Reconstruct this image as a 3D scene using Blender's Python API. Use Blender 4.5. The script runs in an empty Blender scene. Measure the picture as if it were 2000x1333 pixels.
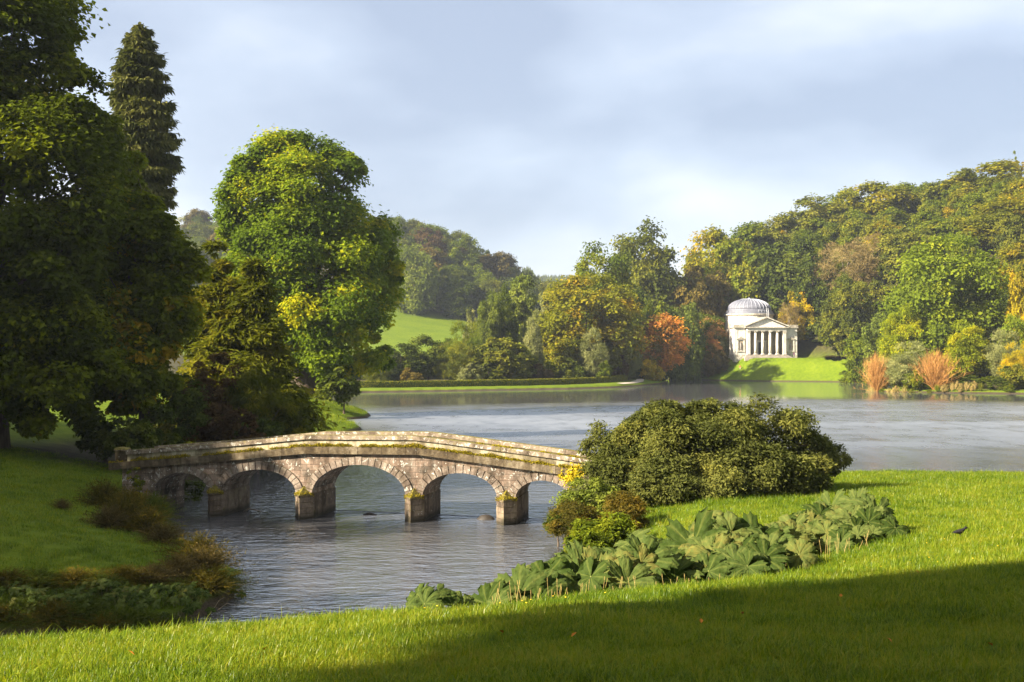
import bpy, math, random
import numpy as np
from math import sin, cos, pi, radians, sqrt, atan2, exp

rng = np.random.default_rng(7)
random.seed(7)
SC = bpy.context.scene
COL = SC.collection
F = 2300.0          # focal length in photograph pixels (2000 wide)
EYE = 6.3           # metres above the lake
HOR = 700.0

# ------------------------------------------------------------------ camera
cam = bpy.data.cameras.new("camera")
cam.sensor_width = 36.0
cam.lens = F / 2000 * 36
cam.clip_start = 0.2
cam.clip_end = 9000
cam_ob = bpy.data.objects.new("camera", cam)
COL.objects.link(cam_ob)
cam_ob.location = (0, 0, EYE)
cam_ob.rotation_euler = (radians(90) + math.atan((HOR - 666.5) / F), 0, 0)
SC.camera = cam_ob

# ------------------------------------------------------------------ light
SUN_EL, SUN_AZ = radians(29), radians(27)     # low sun from the left, slightly behind the camera
S_DIR = (-cos(SUN_AZ) * cos(SUN_EL), -sin(SUN_AZ) * cos(SUN_EL), sin(SUN_EL))
sl = bpy.data.lights.new("sun", 'SUN')
sl.energy = 5.0
sl.angle = radians(0.6)
sl.color = (1.0, 0.88, 0.70)
so = bpy.data.objects.new("sun", sl)
COL.objects.link(so)
from mathutils import Vector, Matrix
so.rotation_euler = Vector(S_DIR).to_track_quat('Z', 'Y').to_euler()

W = bpy.data.worlds.new("World")
SC.world = W
W.use_nodes = True
nt = W.node_tree
nt.nodes.clear()
def nd(nt, typ, **kw):
    n = nt.nodes.new(typ)
    for k, v in kw.items():
        if k.startswith('i_'):
            n.inputs[k[2:].replace('_', ' ')].default_value = v
        else:
            setattr(n, k, v)
    return n
L = nt.links.new
sky = nd(nt, 'ShaderNodeTexSky', sky_type='NISHITA', sun_disc=False, sun_elevation=SUN_EL, sun_rotation=radians(180 + 66),
         air_density=1.0, dust_density=1.5, ozone_density=1.2)
tc = nd(nt, 'ShaderNodeTexCoord')
mp = nd(nt, 'ShaderNodeMapping')
mp.inputs['Scale'].default_value = (1.0, 1.0, 2.6)
mp.inputs['Location'].default_value = (7.7, 1.2, 0.9)
mp.inputs['Rotation'].default_value = (0, radians(18), 0)
L(tc.outputs['Generated'], mp.inputs['Vector'])
n1 = nd(nt, 'ShaderNodeTexNoise'); n1.inputs['Scale'].default_value = 2.6; n1.inputs['Detail'].default_value = 5
n1.inputs['Roughness'].default_value = 0.42; n1.inputs['Distortion'].default_value = 0.35
L(mp.outputs[0], n1.inputs['Vector'])
n2 = nd(nt, 'ShaderNodeTexNoise'); n2.inputs['Scale'].default_value = 5.5; n2.inputs['Detail'].default_value = 6
n2.inputs['Roughness'].default_value = 0.5
L(mp.outputs[0], n2.inputs['Vector'])
sepw = nd(nt, 'ShaderNodeSeparateXYZ'); L(tc.outputs['Generated'], sepw.inputs[0])
def mth(nt, op, a, b=None, c=None, clamp=False):
    n = nt.nodes.new('ShaderNodeMath'); n.operation = op; n.use_clamp = clamp
    for i, v in enumerate((a, b, c)):
        if v is None: continue
        if isinstance(v, (int, float)): n.inputs[i].default_value = v
        else: nt.links.new(v, n.inputs[i])
    return n.outputs[0]
# cloud brightness: noise plus a gentle brightening towards the horizon
v = mth(nt, 'MULTIPLY_ADD', n2.outputs[0], 0.30, n1.outputs[0])
hz = mth(nt, 'MULTIPLY', mth(nt, 'MINIMUM', sepw.outputs[2], 0.32), -0.42)
hz = mth(nt, 'MULTIPLY_ADD', mth(nt, 'SUBTRACT', sepw.outputs[2], 0.28, None, True), 0.5, hz)   # an overcast sky is brighter overhead
v = mth(nt, 'ADD', v, hz)
cr = nd(nt, 'ShaderNodeValToRGB')
e = cr.color_ramp.elements
e[0].position = 0.40; e[0].color = (0.43, 0.505, 0.65, 1)
e[1].position = 0.72; e[1].color = (1.02, 1.03, 1.06, 1)
m = e.new(0.52); m.color = (0.59, 0.675, 0.82, 1)
m = e.new(0.61); m.color = (0.79, 0.85, 0.93, 1)
L(v, cr.inputs[0])
cs = nd(nt, 'ShaderNodeVectorMath', operation='SCALE')
CLOUD = 2.25
cs.inputs['Scale'].default_value = CLOUD
L(cr.outputs[0], cs.inputs[0])
mx = nd(nt, 'ShaderNodeMixRGB'); mx.inputs[0].default_value = 0.9
L(sky.outputs[0], mx.inputs[1]); L(cs.outputs[0], mx.inputs[2])
bg = nd(nt, 'ShaderNodeBackground'); bg.inputs['Strength'].default_value = 0.1
L(mx.outputs[0], bg.inputs['Color'])
wo = nd(nt, 'ShaderNodeOutputWorld'); L(bg.outputs[0], wo.inputs['Surface'])

SC.view_settings.view_transform = 'Standard'
SC.view_settings.look = 'None'
SC.view_settings.gamma = 1.0
SC.view_settings.exposure = 2.2
SC.view_settings.use_curve_mapping = False
SC.cycles.max_bounces = 5
SC.cycles.diffuse_bounces = 2
SC.cycles.glossy_bounces = 3
SC.cycles.transmission_bounces = 3
SC.cycles.volume_bounces = 0
SC.cycles.use_denoising = True
SC.cycles.sample_clamp_indirect = 4.0

HAZE = 0.00016

# ------------------------------------------------------------------ helpers
def mesh(name, V, faces, mats=(), smooth=False, attrs=None, mi=None):
    """faces: int array (n,k) or list of tuples"""
    me = bpy.data.meshes.new(name)
    V = np.asarray(V, dtype=np.float32)
    me.vertices.add(len(V))
    me.vertices.foreach_set('co', V.ravel())
    if isinstance(faces, np.ndarray):
        n, k = faces.shape
        me.loops.add(n * k); me.polygons.add(n)
        me.loops.foreach_set('vertex_index', faces.astype(np.int32).ravel())
        me.polygons.foreach_set('loop_start', np.arange(0, n * k, k, dtype=np.int32))
        me.polygons.foreach_set('loop_total', np.full(n, k, dtype=np.int32))
    else:
        tot = np.array([len(f) for f in faces], dtype=np.int32)
        idx = np.array([i for f in faces for i in f], dtype=np.int32)
        me.loops.add(len(idx)); me.polygons.add(len(tot))
        me.loops.foreach_set('vertex_index', idx)
        me.polygons.foreach_set('loop_start', np.concatenate([[0], np.cumsum(tot)[:-1]]).astype(np.int32))
        me.polygons.foreach_set('loop_total', tot)
    if mi is not None: me.polygons.foreach_set('material_index', np.asarray(mi, dtype=np.int32))
    me.update(calc_edges=True)
    me.validate()
    me.polygons.foreach_set('use_smooth', np.full(len(me.polygons), bool(smooth)))
    if attrs:
        for k_, a in attrs.items():
            at = me.attributes.new(k_, 'FLOAT', 'POINT')
            at.data.foreach_set('value', np.asarray(a, dtype=np.float32))
    for m_ in mats: me.materials.append(m_)
    return me

def ob(name, me, parent=None, loc=(0, 0, 0), rot=(0, 0, 0), scale=(1, 1, 1), mat=None):
    o = bpy.data.objects.new(name, me)
    COL.objects.link(o)
    o.location = loc; o.rotation_euler = rot; o.scale = scale
    if parent is not None: o.parent = parent
    if mat is not None and me is not None:
        if len(me.materials) == 0: me.materials.append(mat)
        o.material_slots[0].link = 'OBJECT'
        o.material_slots[0].material = mat
    return o

def tag(o, label=None, cat=None, group=None, kind=None):
    if label: o['label'] = label
    if cat: o['category'] = cat
    if group: o['group'] = group
    if kind: o['kind'] = kind
    return o

class MB:
    def __init__(s): s.V = []; s.F = []
    def add(s, V, Fs):
        b = len(s.V); s.V += [tuple(v) for v in V]; s.F += [tuple(i + b for i in f) for f in Fs]
    def hexa(s, c):      # 8 corners: bottom 4 ccw, top 4 ccw
        s.add(c, [(0, 3, 2, 1), (4, 5, 6, 7), (0, 1, 5, 4), (1, 2, 6, 5), (2, 3, 7, 6), (3, 0, 4, 7)])
    def box(s, x0, x1, y0, y1, z0, z1):
        s.hexa([(x0, y0, z0), (x1, y0, z0), (x1, y1, z0), (x0, y1, z0), (x0, y0, z1), (x1, y0, z1), (x1, y1, z1), (x0, y1, z1)])
    def lathe(s, prof, k=24, cx=0, cy=0, a0=0, cap=True):
        V = []; Fs = []
        for r, z in prof:
            for i in range(k):
                a = a0 + 2 * pi * i / k
                V.append((cx + r * cos(a), cy + r * sin(a), z))
        for j in range(len(prof) - 1):
            for i in range(k):
                Fs.append((j * k + i, j * k + (i + 1) % k, (j + 1) * k + (i + 1) % k, (j + 1) * k + i))
        if cap:
            Fs.append(tuple(range(k))[::-1]); Fs.append(tuple((len(prof) - 1) * k + i for i in range(k)))
        s.add(V, Fs)
    def tube(s, pts, rad, k=6):
        pts = [Vector(p) for p in pts]
        V = []; Fs = []
        for j, p in enumerate(pts):
            d = (pts[min(j + 1, len(pts) - 1)] - pts[max(j - 1, 0)]).normalized()
            a = d.orthogonal().normalized() if j == 0 else (a - d * a.dot(d)).normalized()
            b = d.cross(a)
            for i in range(k):
                t = 2 * pi * i / k
                V.append(tuple(p + (a * cos(t) + b * sin(t)) * rad[j]))
        for j in range(len(pts) - 1):
            for i in range(k):
                Fs.append((j * k + i, j * k + (i + 1) % k, (j + 1) * k + (i + 1) % k, (j + 1) * k + i))
        Fs.append(tuple(range(k))[::-1]); Fs.append(tuple((len(pts) - 1) * k + i for i in range(k)))
        s.add(V, Fs)
    def build(s, name, mat=None, parent=None, smooth=False, **kw):
        me = mesh(name, s.V, s.F, [mat] if mat else [], smooth)
        return ob(name, me, parent, **kw)

def empty(name, loc, rz=0):
    o = bpy.data.objects.new(name, None)
    COL.objects.link(o); o.location = loc; o.rotation_euler = (0, 0, rz); o.empty_display_size = 0.3
    return o

# ------------------------------------------------------------------ materials
def newmat(name):
    m = bpy.data.materials.new(name); m.use_nodes = True
    m.node_tree.nodes.clear()
    return m, m.node_tree
def ramp(nt, fac, stops, interp='LINEAR'):
    r = nt.nodes.new('ShaderNodeValToRGB'); r.color_ramp.interpolation = interp
    el = r.color_ramp.elements
    el[0].position = stops[0][0]; el[0].color = (*stops[0][1], 1)
    el[1].position = stops[-1][0]; el[1].color = (*stops[-1][1], 1)
    for p, c in stops[1:-1]:
        x = el.new(p); x.color = (*c, 1)
    nt.links.new(fac, r.inputs[0])
    return r.outputs[0]
def noise(nt, scale, detail=4, rough=0.5, vec=None, dist=0.0):
    n = nt.nodes.new('ShaderNodeTexNoise')
    n.inputs['Scale'].default_value = scale; n.inputs['Detail'].default_value = detail
    n.inputs['Roughness'].default_value = rough; n.inputs['Distortion'].default_value = dist
    if vec is not None: nt.links.new(vec, n.inputs['Vector'])
    return n.outputs[0]
def geo_pos(nt, scale=None):
    g = nt.nodes.new('ShaderNodeNewGeometry')
    if scale is None: return g.outputs['Position']
    m = nt.nodes.new('ShaderNodeMapping'); m.inputs['Scale'].default_value = scale
    nt.links.new(g.outputs['Position'], m.inputs['Vector']); return m.outputs[0]
def mixc(nt, fac, a, b, mode='MIX'):
    n = nt.nodes.new('ShaderNodeMixRGB'); n.blend_type = mode
    for i, v_ in zip((0, 1, 2), (fac, a, b)):
        if isinstance(v_, (int, float)): n.inputs[i].default_value = v_
        elif isinstance(v_, tuple): n.inputs[i].default_value = (*v_, 1)
        else: nt.links.new(v_, n.inputs[i])
    return n.outputs[0]
def out(nt, sh, disp=None):
    o = nt.nodes.new('ShaderNodeOutputMaterial'); nt.links.new(sh, o.inputs['Surface'])
def bump(nt, h, strength, dist):
    b = nt.nodes.new('ShaderNodeBump'); b.inputs['Strength'].default_value = strength; b.inputs['Distance'].default_value = dist
    nt.links.new(h, b.inputs['Height']); return b.outputs[0]
def principled(nt, col, rough=0.8, spec=0.3, normal=None, metal=0.0):
    p = nt.nodes.new('ShaderNodeBsdfPrincipled')
    if isinstance(col, tuple): p.inputs['Base Color'].default_value = (*col, 1)
    else: nt.links.new(col, p.inputs['Base Color'])
    if isinstance(rough, (int, float)): p.inputs['Roughness'].default_value = rough
    else: nt.links.new(rough, p.inputs['Roughness'])
    p.inputs['Specular IOR Level'].default_value = spec
    p.inputs['Metallic'].default_value = metal
    if normal is not None: nt.links.new(normal, p.inputs['Normal'])
    return p.outputs[0]

def leafmat(name, stops, trans=0.35, gloss=0.0, objvar=0.25):
    """leaf colour varies per leaf, per spray and a little per tree"""
    m, nt = newmat(name)
    at = nt.nodes.new('ShaderNodeAttribute'); at.attribute_name = 'tone'
    g = nt.nodes.new('ShaderNodeNewGeometry')
    f = mth(nt, 'MULTIPLY', at.outputs['Fac'], 0.90)
    f = mth(nt, 'MULTIPLY_ADD', g.outputs['Random Per Island'], 0.10, f)
    oi = nt.nodes.new('ShaderNodeObjectInfo')
    f = mth(nt, 'MULTIPLY_ADD', mth(nt, 'SUBTRACT', oi.outputs['Random'], 0.5), objvar, f)
    stops = [(p_, (r_ * 1.3, g_ * 1.2, b_ * .9)) for p_, (r_, g_, b_) in stops]
    c = ramp(nt, f, stops)
    d = nt.nodes.new('ShaderNodeBsdfDiffuse'); nt.links.new(c, d.inputs['Color'])
    t = nt.nodes.new('ShaderNodeBsdfTranslucent')
    tcg = mixc(nt, 0.5, c, (0.9, 1.0, 0.45), 'MULTIPLY'); tc2 = mixc(nt, 1.0, tcg, (1.5, 1.5, 1.1), 'MULTIPLY')
    nt.links.new(tc2, t.inputs['Color'])
    s = nt.nodes.new('ShaderNodeMixShader'); s.inputs[0].default_value = trans
    nt.links.new(d.outputs[0], s.inputs[1]); nt.links.new(t.outputs[0], s.inputs[2])
    if gloss:
        gl = nt.nodes.new('ShaderNodeBsdfGlossy'); gl.inputs['Roughness'].default_value = 0.6
        gl.inputs['Color'].default_value = (0.9, 0.95, 1, 1)
        s2 = nt.nodes.new('ShaderNodeMixShader'); s2.inputs[0].default_value = gloss
        nt.links.new(s.outputs[0], s2.inputs[1]); nt.links.new(gl.outputs[0], s2.inputs[2]); s = s2
    out(nt, s.outputs[0])
    return m

M = {}
M['green'] = leafmat('leaf_green', [(0.1, (0.040, 0.058, 0.009)), (0.5, (0.070, 0.100, 0.011)), (0.9, (0.125, 0.150, 0.014))])
M['bright'] = leafmat('leaf_bright_green', [(0.1, (0.070, 0.100, 0.013)), (0.5, (0.112, 0.155, 0.015)), (0.9, (0.19, 0.215, 0.018))], 0.42)
M['tulip'] = leafmat('leaf_tulip_tree', [(0.05, (0.042, 0.072, 0.010)), (0.5, (0.078, 0.122, 0.012)), (0.8, (0.125, 0.17, 0.012)), (0.99, (0.25, 0.25, 0.010))], 0.4)
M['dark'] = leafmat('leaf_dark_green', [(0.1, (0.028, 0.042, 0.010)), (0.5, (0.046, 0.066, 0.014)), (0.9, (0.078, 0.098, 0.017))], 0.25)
M['plane'] = leafmat('leaf_shady_green', [(0.05, (0.034, 0.048, 0.006)), (0.5, (0.060, 0.082, 0.008)), (0.88, (0.12, 0.145, 0.009)), (0.99, (0.25, 0.18, 0.012))], 0.35, 0.0)  # own deep green of the leaves
M['olive'] = leafmat('leaf_olive', [(0.1, (0.044, 0.058, 0.014)), (0.5, (0.078, 0.095, 0.016)), (0.9, (0.13, 0.135, 0.02))], 0.32)
M['gold'] = leafmat('leaf_gold_beech', [(0.1, (0.072, 0.088, 0.010)), (0.45, (0.125, 0.135, 0.012)), (0.7, (0.175, 0.160, 0.012)), (0.95, (0.25, 0.18, 0.012))], 0.38)
M['goldgreen'] = leafmat('leaf_gold_green', [(0.1, (0.052, 0.078, 0.012)), (0.5, (0.092, 0.124, 0.014)), (0.92, (0.165, 0.165, 0.015))], 0.36)
M['yellow'] = leafmat('leaf_yellow', [(0.1, (0.16, 0.15, 0.014)), (0.5, (0.27, 0.23, 0.014)), (0.9, (0.42, 0.30, 0.012))], 0.45)
M['limey'] = leafmat('leaf_lime_yellow', [(0.1, (0.100, 0.13, 0.010)), (0.5, (0.165, 0.20, 0.010)), (0.9, (0.27, 0.26, 0.010))], 0.45)
M['orange'] = leafmat('leaf_orange', [(0.05, (0.10, 0.09, 0.02)), (0.32, (0.26, 0.15, 0.04)), (0.6, (0.42, 0.18, 0.055)), (0.95, (0.46, 0.27, 0.02))], 0.35)
M['rust'] = leafmat('leaf_rusty_pink', [(0.05, (0.13, 0.11, 0.035)), (0.4, (0.28, 0.17, 0.07)), (0.75, (0.42, 0.21, 0.09)), (0.97, (0.45, 0.28, 0.09))], 0.3)
M['brown'] = leafmat('leaf_brown_birch', [(0.1, (0.085, 0.070, 0.035)), (0.5, (0.145, 0.115, 0.060)), (0.9, (0.20, 0.165, 0.085))], 0.25)
M['brownolive'] = leafmat('leaf_brown_olive', [(0.1, (0.050, 0.045, 0.016)), (0.5, (0.085, 0.072, 0.020)), (0.9, (0.13, 0.10, 0.028))], 0.25)
M['greygreen'] = leafmat('leaf_grey_willow', [(0.1, (0.085, 0.10, 0.045)), (0.5, (0.14, 0.16, 0.075)), (0.9, (0.21, 0.22, 0.11))], 0.3)
M['bluegreen'] = leafmat('leaf_blue_green', [(0.1, (0.050, 0.070, 0.016)), (0.5, (0.085, 0.115, 0.024)), (0.9, (0.135, 0.165, 0.034))], 0.3)
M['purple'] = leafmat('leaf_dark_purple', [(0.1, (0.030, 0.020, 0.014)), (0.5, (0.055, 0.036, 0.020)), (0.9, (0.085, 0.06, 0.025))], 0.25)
M['copper'] = leafmat('leaf_copper', [(0.1, (0.036, 0.032, 0.016)), (0.5, (0.064, 0.052, 0.026)), (0.9, (0.105, 0.082, 0.038))], 0.25)
M['cypress'] = leafmat('leaf_swamp_cypress', [(0.1, (0.040, 0.052, 0.007)), (0.5, (0.070, 0.082, 0.009)), (0.9, (0.12, 0.115, 0.012))], 0.35, 0.0)
M['spruce'] = leafmat('leaf_spruce', [(0.1, (0.035, 0.045, 0.018)), (0.5, (0.065, 0.075, 0.030)), (0.9, (0.11, 0.115, 0.045))], 0.2)
M['bush'] = leafmat('leaf_lakeside_bush', [(0.08, (0.036, 0.046, 0.016)), (0.5, (0.066, 0.078, 0.025)), (0.8, (0.100, 0.110, 0.033)), (0.97, (0.135, 0.135, 0.034))], 0.28, 0.0)
M['redtwig'] = leafmat('twig_red', [(0.1, (0.15, 0.075, 0.03)), (0.5, (0.24, 0.125, 0.05)), (0.9, (0.32, 0.19, 0.08))], 0.2)
M['reed'] = leafmat('leaf_reed', [(0.1, (0.14, 0.13, 0.05)), (0.5, (0.24, 0.20, 0.09)), (0.9, (0.34, 0.27, 0.15))], 0.3)
M['fern'] = leafmat('leaf_bank_fern', [(0.1, (0.034, 0.036, 0.012)), (0.5, (0.062, 0.056, 0.014)), (0.9, (0.115, 0.085, 0.016))], 0.3)
M['gunnera'] = None
M['hedge'] = leafmat('leaf_hedge', [(0.1, (0.060, 0.070, 0.012)), (0.5, (0.105, 0.12, 0.016)), (0.9, (0.17, 0.17, 0.02))], 0.2)
M['ivy'] = leafmat('leaf_yellow_ivy', [(0.05, (0.20, 0.08, 0.02)), (0.3, (0.28, 0.25, 0.02)), (0.6, (0.42, 0.38, 0.03)), (0.95, (0.5, 0.42, 0.05))], 0.3)
M['moss'] = leafmat('moss_tufts', [(0.05, (0.055, 0.045, 0.015)), (0.5, (0.15, 0.13, 0.012)), (0.95, (0.27, 0.23, 0.015))], 0.1, 0.0)

def barkmat(name, a, b, sc=3.0):
    m, nt = newmat(name)
    p = geo_pos(nt, (sc * 3, sc * 3, sc * .6))
    n = noise(nt, 1.0, 5, .6, p)
    out(nt, principled(nt, ramp(nt, n, [(0.3, a), (0.7, b)]), 0.9, 0.1, bump(nt, n, 0.6, 0.05)))
    return m
M['bark'] = barkmat('bark_brown', (0.045, 0.032, 0.022), (0.11, 0.085, 0.06))
M['barkpale'] = barkmat('bark_pale', (0.16, 0.13, 0.10), (0.36, 0.31, 0.25))

# terrain
def terrain_mat():
    m, nt = newmat('ground')
    p = geo_pos(nt)
    wood = nt.nodes.new('ShaderNodeAttribute'); wood.attribute_name = 'wood'
    spz = nt.nodes.new('ShaderNodeSeparateXYZ'); nt.links.new(p, spz.inputs[0])
    bankA = nt.nodes.new('ShaderNodeMapRange'); bankA.inputs['From Min'].default_value = .17; bankA.inputs['From Max'].default_value = .30
    bankA.inputs['To Min'].default_value = 1; bankA.inputs['To Max'].default_value = 0; nt.links.new(spz.outputs[2], bankA.inputs['Value'])
    n1 = noise(nt, 0.12, 3, .5, p); n2 = noise(nt, 1.3, 5, .6, p); n3 = noise(nt, 14.0, 4, .65, p)
    f = mth(nt, 'MULTIPLY_ADD', n2, 0.4, mth(nt, 'MULTIPLY', n1, 0.3))
    f = mth(nt, 'MULTIPLY_ADD', n3, 0.3, f)
    g = ramp(nt, f, [(0.36, (0.055, 0.090, 0.005)), (0.5, (0.090, 0.130, 0.006)), (0.64, (0.13, 0.165, 0.008))])
    w = ramp(nt, n2, [(0.35, (0.025, 0.022, 0.010)), (0.65, (0.055, 0.050, 0.018))])
    c = mixc(nt, wood.outputs['Fac'], g, w)
    s = ramp(nt, n3, [(0.3, (0.030, 0.024, 0.014)), (0.7, (0.085, 0.065, 0.04))])
    c = mixc(nt, bankA.outputs[0], c, s)
    h = mth(nt, 'MULTIPLY_ADD', n3, 1.0, n2)
    out(nt, principled(nt, c, 0.95, 0.08, bump(nt, h, 0.7, 0.12)))
    return m
M['ground'] = terrain_mat()

def water_mat():
    m, nt = newmat('water')
    pos = nt.nodes.new('ShaderNodeNewGeometry').outputs['Position']
    sp = nt.nodes.new('ShaderNodeSeparateXYZ'); nt.links.new(pos, sp.inputs[0])
    def nz(sx, sy, detail, rough, dist=0.0, loc=(0, 0, 0)):
        mpn = nt.nodes.new('ShaderNodeMapping'); mpn.inputs['Scale'].default_value = (sx, sy, 1)
        mpn.inputs['Rotation'].default_value = (0, 0, radians(8)); mpn.inputs['Location'].default_value = loc
        nt.links.new(pos, mpn.inputs['Vector'])
        return noise(nt, 1.0, detail, rough, mpn.outputs[0], dist)
    fine = nz(3.2, 5.2, 3, 0.55, 0.3)
    mid = nz(0.9, 1.9, 3, 0.5, 0.2, (3, 7, 0))
    gust = nz(0.018, 0.045, 3, 0.5, 0.4, (1.7, 0.4, 0))
    # calm water in the lee of the far bank, wind-ruffled in mid lake
    lee = nt.nodes.new('ShaderNodeMapRange'); lee.inputs['From Min'].default_value = 150; lee.inputs['From Max'].default_value = 205
    lee.inputs['To Min'].default_value = 1.0; lee.inputs['To Max'].default_value = 0.06; lee.interpolation_type = 'SMOOTHSTEP'
    # the sheltered side follows the curve of the far bank
    yy = mth(nt, 'MULTIPLY_ADD', mth(nt, 'ABSOLUTE', mth(nt, 'SUBTRACT', sp.outputs[0], 45.0)), 0.55, sp.outputs[1])
    yy = mth(nt, 'MULTIPLY_ADD', gust, 90.0, yy)
    nt.links.new(mth(nt, 'SUBTRACT', yy, 45.0), lee.inputs['Value'])
    g2 = nt.nodes.new('ShaderNodeMapRange'); g2.inputs['From Min'].default_value = 0.38; g2.inputs['From Max'].default_value = 0.6
    g2.inputs['To Min'].default_value = 0.62; g2.inputs['To Max'].default_value = 1.0
    nt.links.new(gust, g2.inputs['Value'])
    amp = mth(nt, 'MULTIPLY', lee.outputs[0], g2.outputs[0])
    streak = nz(0.45, 0.22, 4, 0.6, 0.1, (5, 2, 0))
    amp = mth(nt, 'MULTIPLY', amp, mth(nt, 'MULTIPLY_ADD', mth(nt, 'SUBTRACT', streak, 0.5), 1.5, 0.95, True))
    h = mth(nt, 'MULTIPLY_ADD', mid, 1.6, fine)
    h = mth(nt, 'MULTIPLY', h, amp)
    near_w = nt.nodes.new('ShaderNodeMapRange'); near_w.inputs['From Min'].default_value = 40; near_w.inputs['From Max'].default_value = 90
    near_w.inputs['To Min'].default_value = 2.2; near_w.inputs['To Max'].default_value = 1.0; nt.links.new(sp.outputs[1], near_w.inputs['Value'])
    h = mth(nt, 'MULTIPLY', h, near_w.outputs[0])
    b = bump(nt, h, 1.0, WATER_BUMP)
    op = nt.nodes.new('ShaderNodeMapRange'); op.inputs['From Min'].default_value = 52; op.inputs['From Max'].default_value = 105
    op.inputs['To Min'].default_value = 0.12; op.interpolation_type = 'SMOOTHSTEP'; nt.links.new(sp.outputs[1], op.inputs['Value'])
    rg = mth(nt, 'MULTIPLY_ADD', mth(nt, 'MULTIPLY', amp, op.outputs[0]), WATER_ROUGH, 0.03)
    c = principled(nt, (0.064, 0.064, 0.068), rg, 0.5, b)
    nt.nodes[-1]
    for n in nt.nodes:
        if n.type == 'BSDF_PRINCIPLED': n.inputs['IOR'].default_value = WATER_IOR; n.inputs['Specular Tint'].default_value = (.88, .94, 1, 1)
    out(nt, c)
    return m
WATER_BUMP = 0.035; WATER_ROUGH = 0.40; WATER_IOR = 5.0
M['water'] = water_mat()

def stone(name, stops, lichen=0.25, moss=0.3, sc=2.2, lich=(0.55, 0.54, 0.47), courses=None):
    m, nt = newmat(name)
    tcn = nt.nodes.new('ShaderNodeTexCoord'); o = geo_pos(nt)
    n1 = noise(nt, sc, 6, .62, o); n2 = noise(nt, sc * 4, 6, .7, o, .4); n3 = noise(nt, sc * 14, 3, .6, o)
    oi = nt.nodes.new('ShaderNodeObjectInfo')
    f = mth(nt, 'MULTIPLY_ADD', n2, 0.35, mth(nt, 'MULTIPLY', n1, 0.65))
    f = mth(nt, 'MULTIPLY_ADD', mth(nt, 'SUBTRACT', oi.outputs['Random'], 0.5), 0.16, f)
    c = ramp(nt, f, stops)
    c = mixc(nt, ramp(nt, n3, [(0.35, (0.5, 0.5, 0.5)), (0.65, (1, 1, 1))]), mixc(nt, 0.5, c, (0.4, 0.35, 0.3), 'MULTIPLY'), c)
    st = noise(nt, 1.0, 4, .6, geo_pos(nt, (2.6, 2.6, .7)))
    c = mixc(nt, ramp(nt, st, [(0.42, (1, 1, 1)), (0.62, (0, 0, 0))]), mixc(nt, 0.66 if lichen > 0 else 0.26, c, (0.22, 0.19, 0.15), 'MULTIPLY'), c)
    if courses:
        bm_ = nt.nodes.new('ShaderNodeMapping'); bm_.inputs['Rotation'].default_value = (radians(90), 0, 0); nt.links.new(tcn.outputs['Object'], bm_.inputs['Vector'])
        bt = nt.nodes.new('ShaderNodeTexBrick'); nt.links.new(bm_.outputs[0], bt.inputs['Vector']); bt.inputs['Scale'].default_value = 1.0
        bt.inputs['Brick Width'].default_value = courses[0]; bt.inputs['Row Height'].default_value = courses[1]; bt.inputs['Mortar Size'].default_value = .012; bt.inputs['Mortar Smooth'].default_value = .3
        bt.inputs['Color1'].default_value = (.72, .72, .72, 1); bt.inputs['Color2'].default_value = (1.2, 1.12, 1.08, 1); bt.inputs['Mortar'].default_value = (.45, .42, .4, 1)
        c = mixc(nt, .85, c, bt.outputs['Color'], 'MULTIPLY')
    # white lichen blotches
    vn = noise(nt, sc * 2.3, 7, .72, geo_pos(nt, (1.1, 1.0, 1.0)), .9)
    lf = nt.nodes.new('ShaderNodeMapRange'); lf.inputs['From Min'].default_value = 0.70 - lichen * .45; lf.inputs['From Max'].default_value = 0.75 - lichen * .45
    nt.links.new(vn, lf.inputs['Value'])
    c = mixc(nt, mth(nt, 'MULTIPLY', lf.outputs[0], 0.8), c, lich)
    # moss on upward faces
    g = nt.nodes.new('ShaderNodeNewGeometry'); sp = nt.nodes.new('ShaderNodeSeparateXYZ'); nt.links.new(g.outputs['Normal'], sp.inputs[0])
    mf = mth(nt, 'MULTIPLY_ADD', sp.outputs[2], 0.5, mth(nt, 'MULTIPLY', n1, 1.0))
    mr = nt.nodes.new('ShaderNodeMapRange'); mr.inputs['From Min'].default_value = 1.05 - moss; mr.inputs['From Max'].default_value = 1.2 - moss
    nt.links.new(mf, mr.inputs['Value'])
    c = mixc(nt, mth(nt, 'MULTIPLY', mr.outputs[0], 0.85), c, ramp(nt, n2, [(0.35, (0.06, 0.05, 0.015)), (0.65, (0.20, 0.17, 0.02))]))
    # algae and damp just above the waterline
    wz = nt.nodes.new('ShaderNodeSeparateXYZ'); nt.links.new(geo_pos(nt), wz.inputs[0])
    wr = nt.nodes.new('ShaderNodeMapRange'); wr.inputs['From Min'].default_value = .10; wr.inputs['From Max'].default_value = .30; wr.inputs['To Min'].default_value = .85; wr.inputs['To Max'].default_value = 0
    nt.links.new(mth(nt, 'MULTIPLY_ADD', mth(nt, 'SUBTRACT', n1, .5), -.5, wz.outputs[2]), wr.inputs['Value'])
    c = mixc(nt, wr.outputs[0], c, (0.022, 0.020, 0.012))
    h = mth(nt, 'MULTIPLY_ADD', n3, 0.3, n2)
    out(nt, principled(nt, c, 0.92, 0.12, bump(nt, h, 0.8, 0.04)))
    return m
M['spandrel'] = stone('stone_spandrel', [(0.30, (0.060, 0.048, 0.038)), (0.45, (0.165, 0.138, 0.108)), (0.58, (0.26, 0.195, 0.150)), (0.7, (0.28, 0.25, 0.20))], 0.27, 0.2, 2.2, courses=(.52, .235))
M['voussoir'] = stone('stone_voussoir', [(0.3, (0.09, 0.070, 0.055)), (0.5, (0.23, 0.180, 0.140)), (0.7, (0.32, 0.28, 0.22))], 0.27, 0.3)
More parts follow.
